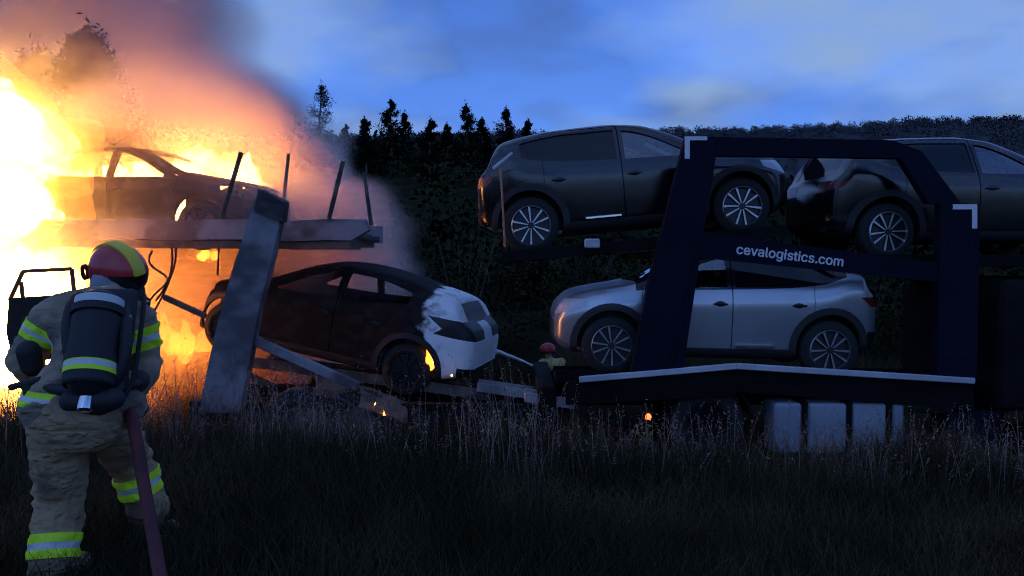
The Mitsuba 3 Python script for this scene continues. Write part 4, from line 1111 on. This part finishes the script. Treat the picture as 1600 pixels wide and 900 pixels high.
# breathing apparatus on the back
ba = thing('breathing_apparatus', 'black air cylinder with yellow band worn on the firefighter\'s back', 'breathing apparatus')
ct, cb = U(158, 456, D + .04), U(134, 630, D - .19)
ax = cb - ct; Lc = np.linalg.norm(ax)
Mc2 = frame_to(ct, cb, (0, 1, 0)) @ mat(roty(math.pi / 2))
prof = [(0, 0), (.05, .004), (.085, .03), (.098, .07), (.100, Lc - .14), (.094, Lc - .09), (.06, Lc - .045), (.03, Lc - .03), (.03, Lc), (0, Lc)]
part(ba, 'cylinder', apply(lathe(prof, 40), Mc2), 'mat_cylinder', 30)
part(ba, 'top_ring', apply(lathe([(.099, .045), (.107, .045), (.107, .085), (.099, .085)], 40), Mc2), 'mat_tape_silver', 30)
tb = Lc * .70
part(ba, 'cover', apply(lathe([(.1, Lc * .25), (.108, Lc * .25), (.110, Lc * .84), (.102, Lc * .86)], 40), Mc2), 'mat_strap', 30)
for a, b, m in ((tb - .036, tb - .013, 'mat_tape_yellow'), (tb - .013, tb + .013, 'mat_tape_silver'), (tb + .013, tb + .034, 'mat_tape_yellow')):
    part(ba, 'cover_band', apply(lathe([(.107, a), (.1135, a), (.1135, b), (.107, b)], 40), Mc2), m, 30)
v0 = cb + ax / Lc * .02
part(ba, 'valve', apply(lathe([(0, -.01), (.03, -.01), (.034, .02), (.034, .05), (.02, .06), (0, .06)], 20), Mc2 @ mat(t=(0, 0, Lc - .02))), 'mat_chrome', 30)
part(ba, 'valve_guard', Manifold.batch_hull([ellipsoid(v0 + [-.09, .05, .02], (.05, .05, .05)), ellipsoid(v0 + [.10, .06, .03], (.05, .05, .05)), ellipsoid(v0 + [.0, .08, .0], (.06, .05, .06))]), 'mat_strap', 40)
bp = [ct + [-.09, .10, -.02], ct + [.09, .12, -.02], cb + [.10, .12, .05], cb + [-.10, .10, .05]]
part(ba, 'backplate', Manifold.batch_hull([Manifold.sphere(.03, 12).translate(list(p)) for p in bp]), 'mat_strap', 40)
strapL = spline([U(126, 600, D - .10), U(108, 540, D - .10), U(112, 480, D + .02), U(126, 464, D + .18), U(132, 480, D + .40)], 20)
strapR = spline([U(178, 600, D - .08), U(196, 545, D - .06), U(195, 490, D + .06), U(194, 468, D + .24), U(190, 482, D + .46)], 20)
for s in (strapL, strapR): part(ba, 'shoulder_strap', tube_mesh(s, .030, 10), 'mat_strap', True)
wb_ = spline([U(60, 606, D + .10), U(80, 606, D - .10), U(135, 612, D - .13), U(192, 604, D - .02), U(214, 600, D + .15)], 24)
part(ba, 'waist_belt', tube_mesh(wb_, .026, 10), 'mat_strap', True)
elbow_blob = Manifold.batch_hull([Manifold.sphere(.055, 20).translate([0, 0, .02]), Manifold.sphere(.05, 20).translate([.01, .02, -.05])])
part(ba, 'elbow_blob', apply(elbow_blob, mat(roty(.1), U(44, 556, D + .04))), 'mat_strap', 40)  # black blob added over the left elbow to make it dark
part(ba, 'air_line', tube_mesh(spline([U(150, 640, D - .16), U(192, 622, D - .10), U(214, 560, D - .02), U(222, 500, D + .12), U(226, 462, D + .36)], 24), .011, 8), 'mat_rubber', True)
# harness details: chest-side pads, buckles, gauge line and lumbar pad
part(ba, 'lumbar_pad', Manifold.batch_hull([ellipsoid(U(90, 606, D + .0), (.07, .05, .06)), ellipsoid(U(182, 602, D + .04), (.07, .05, .06)), ellipsoid(U(136, 612, D - .06), (.08, .06, .065))]), 'mat_strap', 40)
for (px, py, dy) in ((110, 566, -.075), (192, 560, -.03), (112, 500, -.03), (196, 498, .03)):
    part(ba, 'buckle', apply(rbox(-.028, .028, -.012, .012, -.018, .018, .006), mat(rotz(.2), U(px, py, D + dy))), 'mat_steel_dull', False)
part(ba, 'pressure_gauge', apply(lathe([(0, 0), (.032, 0), (.032, .022), (.024, .026), (0, .026)], 24), mat(rotx(math.pi / 2), U(118, 520, D - .06))), 'mat_rubber', 30)
part(ba, 'gauge_line', tube_mesh(spline([U(150, 636, D - .16), U(104, 618, D - .10), U(96, 560, D - .04), U(117, 524, D - .05)], 20), .010, 8), 'mat_rubber', True)
for f in (.16, .60):
    part(ba, 'cylinder_strap', apply(lathe([(.106, Lc * f), (.116, Lc * f), (.116, Lc * f + .035), (.106, Lc * f + .035)], 40), Mc2), 'mat_strap', 30)
# black bar hooked on his belt
tool = thing('belt_tool', 'short black bar tool hanging at the firefighter\'s left hip', 'tool')
part(tool, 'handle', beam(U(14, 606, D - .05), U(66, 592, D - .08), .028, .030, .008), 'mat_strap', False)
part(tool, 'head', rbox(-.02, .02, -.016, .016, -.05, .05, .008).translate(list(U(44, 612, D - .07))), 'mat_strap', False)

hose = thing('fire_hose', 'dark red fire hose running from the firefighter\'s hands down to the grass', 'hose')
hp = spline([n0 + (n0 - n1) * .02, U(205, 652, D + .02), U(222, 740, D - .10), U(240, 840, D - .30), U(256, 930, D - .55), U(285, 990, D - .9)], 40)
part(hose, 'hose_line', tube_mesh(hp, .029, 14), 'mat_hose', True)
noz = [(0, 0), (.034, 0), (.034, .06), (.028, .07), (.028, .20), (.034, .22), (.044, .30), (.044, .36), (.03, .37), (0, .37)]
part(hose, 'nozzle', apply(lathe(noz, 28), frame_to(n0, n1) @ mat(roty(math.pi / 2))), 'mat_strap', 30)
part(hose, 'coupling', apply(lathe([(.034, -.03), (.042, -.03), (.042, .03), (.034, .03)], 28), frame_to(n0, n1) @ mat(roty(math.pi / 2))), 'mat_steel', 30)
mid = n0 * .5 + n1 * .5
part(hose, 'pistol_grip', beam(mid, mid + [.01, -.01, -.13], .03, .045, .01, up=(0, 1, 0)), 'mat_strap', False)
part(hose, 'bale_handle', tube_mesh(spline([mid + [-.045, 0, 0], mid + [-.05, -.01, .10], mid + [.05, 0, .10], mid + [.045, .0, 0]], 14), .010, 8), 'mat_strap', True)

# the second firefighter, crouching on the far verge
E2 = 15.6
def k2(px, py, dy, r): return (U(px, py, E2 + dy), r)
g2z = float(ground_z((860 - 800) / F * E2, E2))
sk = {'skull': k2(856, 549, 0, .10), 'neck': k2(858, 560, 0, .07), 'chest': k2(862, 575, 0, .17), 'waist': k2(866, 592, .05, .16), 'shL': k2(848, 567, -.1, .09), 'shR': k2(877, 566, .08, .09), 'elL': k2(842, 583, -.28, .06), 'wrL': k2(836, 578, -.42, .045), 'elR': k2(868, 585, -.2, .06), 'wrR': k2(846, 580, -.4, .045)}
wz = sk['waist'][0]
for s, nm in ((-1, 'L'), (1, 'R')):
    sk['hip' + nm] = (wz + [.09 * s, 0, -.10], .12)
    sk['knee' + nm] = (np.array([wz[0] - .22 + .12 * s, wz[1] - .15, (wz[2] + g2z) / 2 + .08]), .09)
    sk['ank' + nm] = (np.array([wz[0] + .02 + .12 * s, wz[1], g2z + .10]), .07)
    sk['toe' + nm] = (np.array([wz[0] - .16 + .12 * s, wz[1], g2z + .06]), .05)
scene['mat_jacket_yellow'] = principled(grime((.55, .42, .15), (.42, .31, .12), 6.0), .8)
f2 = thing('person', 'distant firefighter in red helmet crouching behind the truck\'s tail with a water jet', 'person')
fb = [ellipsoid(sk['skull'][0] + [-.10, -.01, -.03], (.02, .016, .02))]
t2 = capsule_body([('skull', 'neck'), ('neck', 'chest'), ('chest', 'waist'), ('chest', 'shL'), ('chest', 'shR'), ('shL', 'elL'), ('elL', 'wrL'), ('shR', 'elR'), ('elR', 'wrR'), ('waist', 'hipL'), ('waist', 'hipR'), ('hipL', 'kneeL'), ('kneeL', 'ankL'), ('ankL', 'toeL'), ('hipR', 'kneeR'), ('kneeR', 'ankR'), ('ankR', 'toeR')], {k: (p, r * .8) for k, (p, r) in sk.items()}, .04, 5, fb)
scene[f2 + '__body'] = mikit.ply(t2, 'mat_skin', True)
part(f2, 'jacket', capsule_body([('neck', 'chest'), ('chest', 'waist'), ('chest', 'shL'), ('chest', 'shR'), ('shL', 'elL'), ('elL', 'wrL'), ('shR', 'elR'), ('elR', 'wrR'), ('waist', 'hipL'), ('waist', 'hipR')], sk, .04, 5), 'mat_jacket_yellow', True)
part(f2, 'trousers', capsule_body([('waist', 'hipL'), ('waist', 'hipR'), ('hipL', 'kneeL'), ('kneeL', 'ankL'), ('hipR', 'kneeR'), ('kneeR', 'ankR')], sk, .04, 5), 'mat_turnout', True)
hc2 = sk['skull'][0] + [0, 0, .03]
part(f2, 'helmet', apply(Manifold.sphere(1, 28).scale([.16, .13, .14]).trim_by_plane([0, 0, 1], -.05), mat(rotz(math.pi), hc2)), 'mat_helmet_red', 40)
part(f2, 'brim', apply((Manifold.sphere(1, 28).scale([.175, .142, .15]) - Manifold.sphere(1, 28).scale([.15, .12, .13])) ^ mbox(-.3, .3, -.3, .3, -.06, -.03), mat(None, hc2)), 'mat_strap', 40)
jet = thing('water_jet', 'thin white water jet aimed from the distant firefighter at the white car', 'water jet')
jp = spline([U(838, 574, E2 - .45), U(795, 556, 13.4), U(753, 543, 11.2)], 18)
jm = tube_mesh(jp, np.linspace(.022, .042, 18), 10)
scene['mat_water'] = principled((.90, .91, .93), .35, specular=.6)
jm.vertices += .012 * (np.stack([meshkit.noise(jm.vertices * 9, s) for s in (1, 2, 3)], -1) - .5)
part(jet, 'stream', jm, 'mat_water', True)
part(jet, 'nozzle', apply(lathe([(0, 0), (.03, 0), (.03, .2), (.02, .25), (0, .25)], 16), frame_to(jp[0] + (jp[0] - jp[1]) * .12, jp[0]) @ mat(roty(math.pi / 2))), 'mat_strap', 30)

# ------------------------------------------------------------------ flames and smoke
def flame_mat(op): return {'type': 'mask', 'opacity': op, 'nested': {'type': 'diffuse', 'reflectance': rgb(0.0)}}
# burning gas lets part of what is behind it show through: the dense heart less, the thin outer flame more
FLAME = {'core': ('mat_flame_core', .5), 'inner_flame': ('mat_flame_inner', .25), 'outer_flame': ('mat_flame_outer', .12)}
for key, op in FLAME.values(): scene[key] = flame_mat(op)
def tongue(rng, base, h, r, seg=12, sides=10):
    """One rolling billow of flame: swollen low down, rounding off to a wavering top."""
    ph = rng.uniform(0, 6.28, 4); base = np.asarray(base, float)
    t = np.linspace(0, 1, seg)
    rad = r * np.sin(np.pi * np.clip(t * .94 + .04, 0, 1) ** .75) ** .6 * (1 - .30 * t)
    cx = np.stack([.14 * h * t ** 1.3 * np.sin(2.6 * t + ph[0]), .12 * h * t ** 1.3 * np.sin(2.2 * t + ph[2]), h * t], -1) + base
    m = tube_mesh(cx, np.maximum(rad, .004), sides)
    m.vertices += .34 * r * (np.stack([meshkit.noise(m.vertices / r * .8 + 7 * k, k) for k in range(3)], -1) - .5) * 2
    return m
def fire(name, label, seed, spots, layers, category='fire', kind='stuff'):
    k = thing(name, label, category, kind=kind)
    for li, (layer, grow_by, n_f, col) in enumerate(layers):
        rng = np.random.default_rng(seed * 10 + li)
        ms = []
        for (px, py, Y, sx, sy, n, h, r) in spots:
            for _ in range(max(1, int(n * n_f))):
                b = U(px, py, Y) + np.clip(rng.normal(size=3), -1.3, 1.3) * [sx * grow_by ** .5, sy, .15 * h]
                ms.append(tongue(rng, b - [0, 0, .12 * (grow_by - 1) * h], h * rng.uniform(.55, 1.2) * grow_by ** .6, r * rng.uniform(.6, 1.25) * grow_by))
        scene[f'{k}__{layer}'] = mikit.ply(cat(*ms), FLAME[layer][0], True, emitter={'type': 'area', 'radiance': rgb(*col)})
    return k
HOT = lambda g: [('core', 1.0, 1.0, (18 * g, 6.6 * g, 1.5 * g)), ('inner_flame', 1.5, .5, (5.0 * g, 2.1 * g, .45 * g)), ('outer_flame', 2.1, .45, (.42 * g, .11 * g, .010 * g))]
WARM = [('core', 1.0, 1.0, (4.5, 1.3, .13)), ('outer_flame', 1.9, .7, (.26, .07, .006))]
fire('flames', 'tall white hot blaze at the left edge rising past the upper deck', 1, [(-70, 350, 11.3, .5, .4, 20, 1.0, .56), (-50, 245, 11.5, .45, .4, 20, .9, .56), (-25, 352, 11.2, .30, .3, 14, .7, .44), (-20, 275, 11.3, .25, .3, 14, .75, .42)], HOT(1.4))
fire('flames', 'white hot blaze low at the left edge behind the firefighter', 3, [(-40, 590, 11.2, .5, .4, 14, .9, .46), (-20, 480, 11.2, .4, .4, 12, .8, .44), (60, 520, 11.4, .28, .3, 12, .85, .34)], HOT(1.3))
fire('flames', 'bright flames behind the bonnet of the upper burnt car', 4, [(350, 318, 12.8, .26, .2, 16, .62, .26), (305, 300, 13.1, .35, .2, 10, .45, .24), (385, 318, 12.9, .18, .2, 6, .4, .2), (190, 345, 13.2, .9, .2, 22, .7, .32)], HOT(1.15))
fire('flames', 'orange flames glowing under the upper deck between firefighter and post', 5, [(322, 405, 11.8, .08, .1, 5, .16, .07), (285, 560, 12.9, .45, .2, 8, .6, .2)], WARM)
fire('flame', 'flame burning in the rear wheel arch of the scorched white car', 6, [(676, 572, 10.42, .035, .02, 10, .26, .035)], [('core', 1.0, 1.0, (3.4, .85, .07))], kind=None)
fire('flame', 'thin bright inner flame in the rear wheel arch of the scorched white car', 16, [(679, 566, 10.38, .01, .01, 1, .22, .022)], [('core', 1.0, 1.0, (9, 3.4, .5))], kind=None)
fire('ember', 'glowing embers dropped below the burning trailer', 7, [(601, 650, 9.2, .015, .02, 3, .05, .014), (585, 632, 9.25, .02, .02, 2, .03, .01), (709, 588, 10.2, .02, .02, 2, .03, .012)], [('core', 1.0, 1.0, (8, 3.2, .6))], category='embers')

nx, ny, nz = 110, 64, 96
lo, hi = np.array([-15.0, 9.0, -.3]), np.array([1.2, 18.0, 12.5])
g = np.stack(np.meshgrid(*[np.linspace(lo[k], hi[k], n) for k, n in enumerate((nx, ny, nz))], indexing='ij'), -1)
X, Y, Z = g[..., 0], g[..., 1], g[..., 2]
warp = np.stack([meshkit.fbm(g * .35 + 11 * s, 3, 40 + s) for s in range(3)], -1) - .5
q = g + warp * 2.2
big_n = meshkit.fbm(q * [.42, .42, .42], 3, 3); fine_n = meshkit.fbm(q * 1.25, 4, 6)
edge = np.interp(Z, [0, 1.5, 2.6, 4.0, 4.8, 5.6, 6.3, 8, 12.5], [-3.4, -3.2, -3.3, -3.5, -3.9, -4.6, -5.2, -5.8, -6.0])
cover = np.clip((edge - X) / (1.1 + .9 * np.clip((4.6 - Z) / 1.5, 0, 1)) + (big_n - .5) * 3.2 + .25, 0, 1)
depth = np.clip((Y - 9.9 - 1.9 * sstep(3.6, 7.0, Z) - .8 * np.clip((X + 3.5) / 1, 0, 1)) / 1.2, 0, 1) * np.clip((18 - Y) / 1.5, 0, 1) * np.clip((12.4 - Z) / 1.0, 0, 1)
dens = cover * depth * np.clip((big_n * .5 + fine_n * .5 - .30) * 3.0, .16, 1.3) * (1 + .8 * np.clip((Y - 13.2) / 1.5, 0, 1))
clear = np.clip(2.6 - abs(X + 5.8), 0, 1) * np.clip(2.2 - 2.2 * abs(Z - 3.5), 0, 1) * np.maximum(np.clip((11.8 - Y) / .5, 0, 1), .8 * np.clip(14.0 - Y, 0, 1))
core = np.exp(-(((X + 7.6) / 1.5) ** 2 + ((Y - 11) / 1.9) ** 2)) * np.clip((5.2 - Z), 0, 1) + 1.1 * np.exp(-(((X + 4.5) / .9) ** 2 + ((Y - 11.8) / 2.4) ** 2 + ((Z - 3.55) / .75) ** 2))
dens = dens * (1 - .9 * np.clip(np.maximum(core, clear), 0, 1))
low = np.clip((2.75 - Z) / .4, 0, 1) * np.clip((X + 5.4) / .6, 0, 1) * np.clip((12.0 - Y) / .5, 0, 1)
dens = dens * (1 - .97 * low) * (1 - .55 * np.clip((X + 4.2) / 1.5, 0, 1) * np.clip((4.4 - Z) / 1.0, 0, 1))
dens = dens * (1 - .72 * np.clip((Z - 4.4) / 1.2, 0, 1))
dens[[0, -1]] = 0; dens[:, [0, -1]] = 0; dens[..., [0, -1]] = 0
grid = mi.VolumeGrid(np.ascontiguousarray(dens.astype(np.float32).transpose(2, 1, 0)[..., None]))
scene['smoke_medium'] = {'type': 'heterogeneous', 'sigma_t': {'type': 'gridvolume', 'grid': grid, 'to_world': T4().translate(lo.tolist()).scale((hi - lo).tolist())}, 'scale': 2.8, 'albedo': rgb(.93, .80, .76), 'phase': {'type': 'hg', 'g': .35}}
k = thing('smoke', 'thick smoke rolling up and to the right from the burning trailer', 'smoke', kind='stuff')
scene[k] = {'type': 'cube', 'to_world': T4().translate(((lo + hi) / 2).tolist()).scale(((hi - lo) / 2).tolist()), 'bsdf': {'type': 'null'}, 'interior': {'type': 'ref', 'id': 'smoke_medium'}}
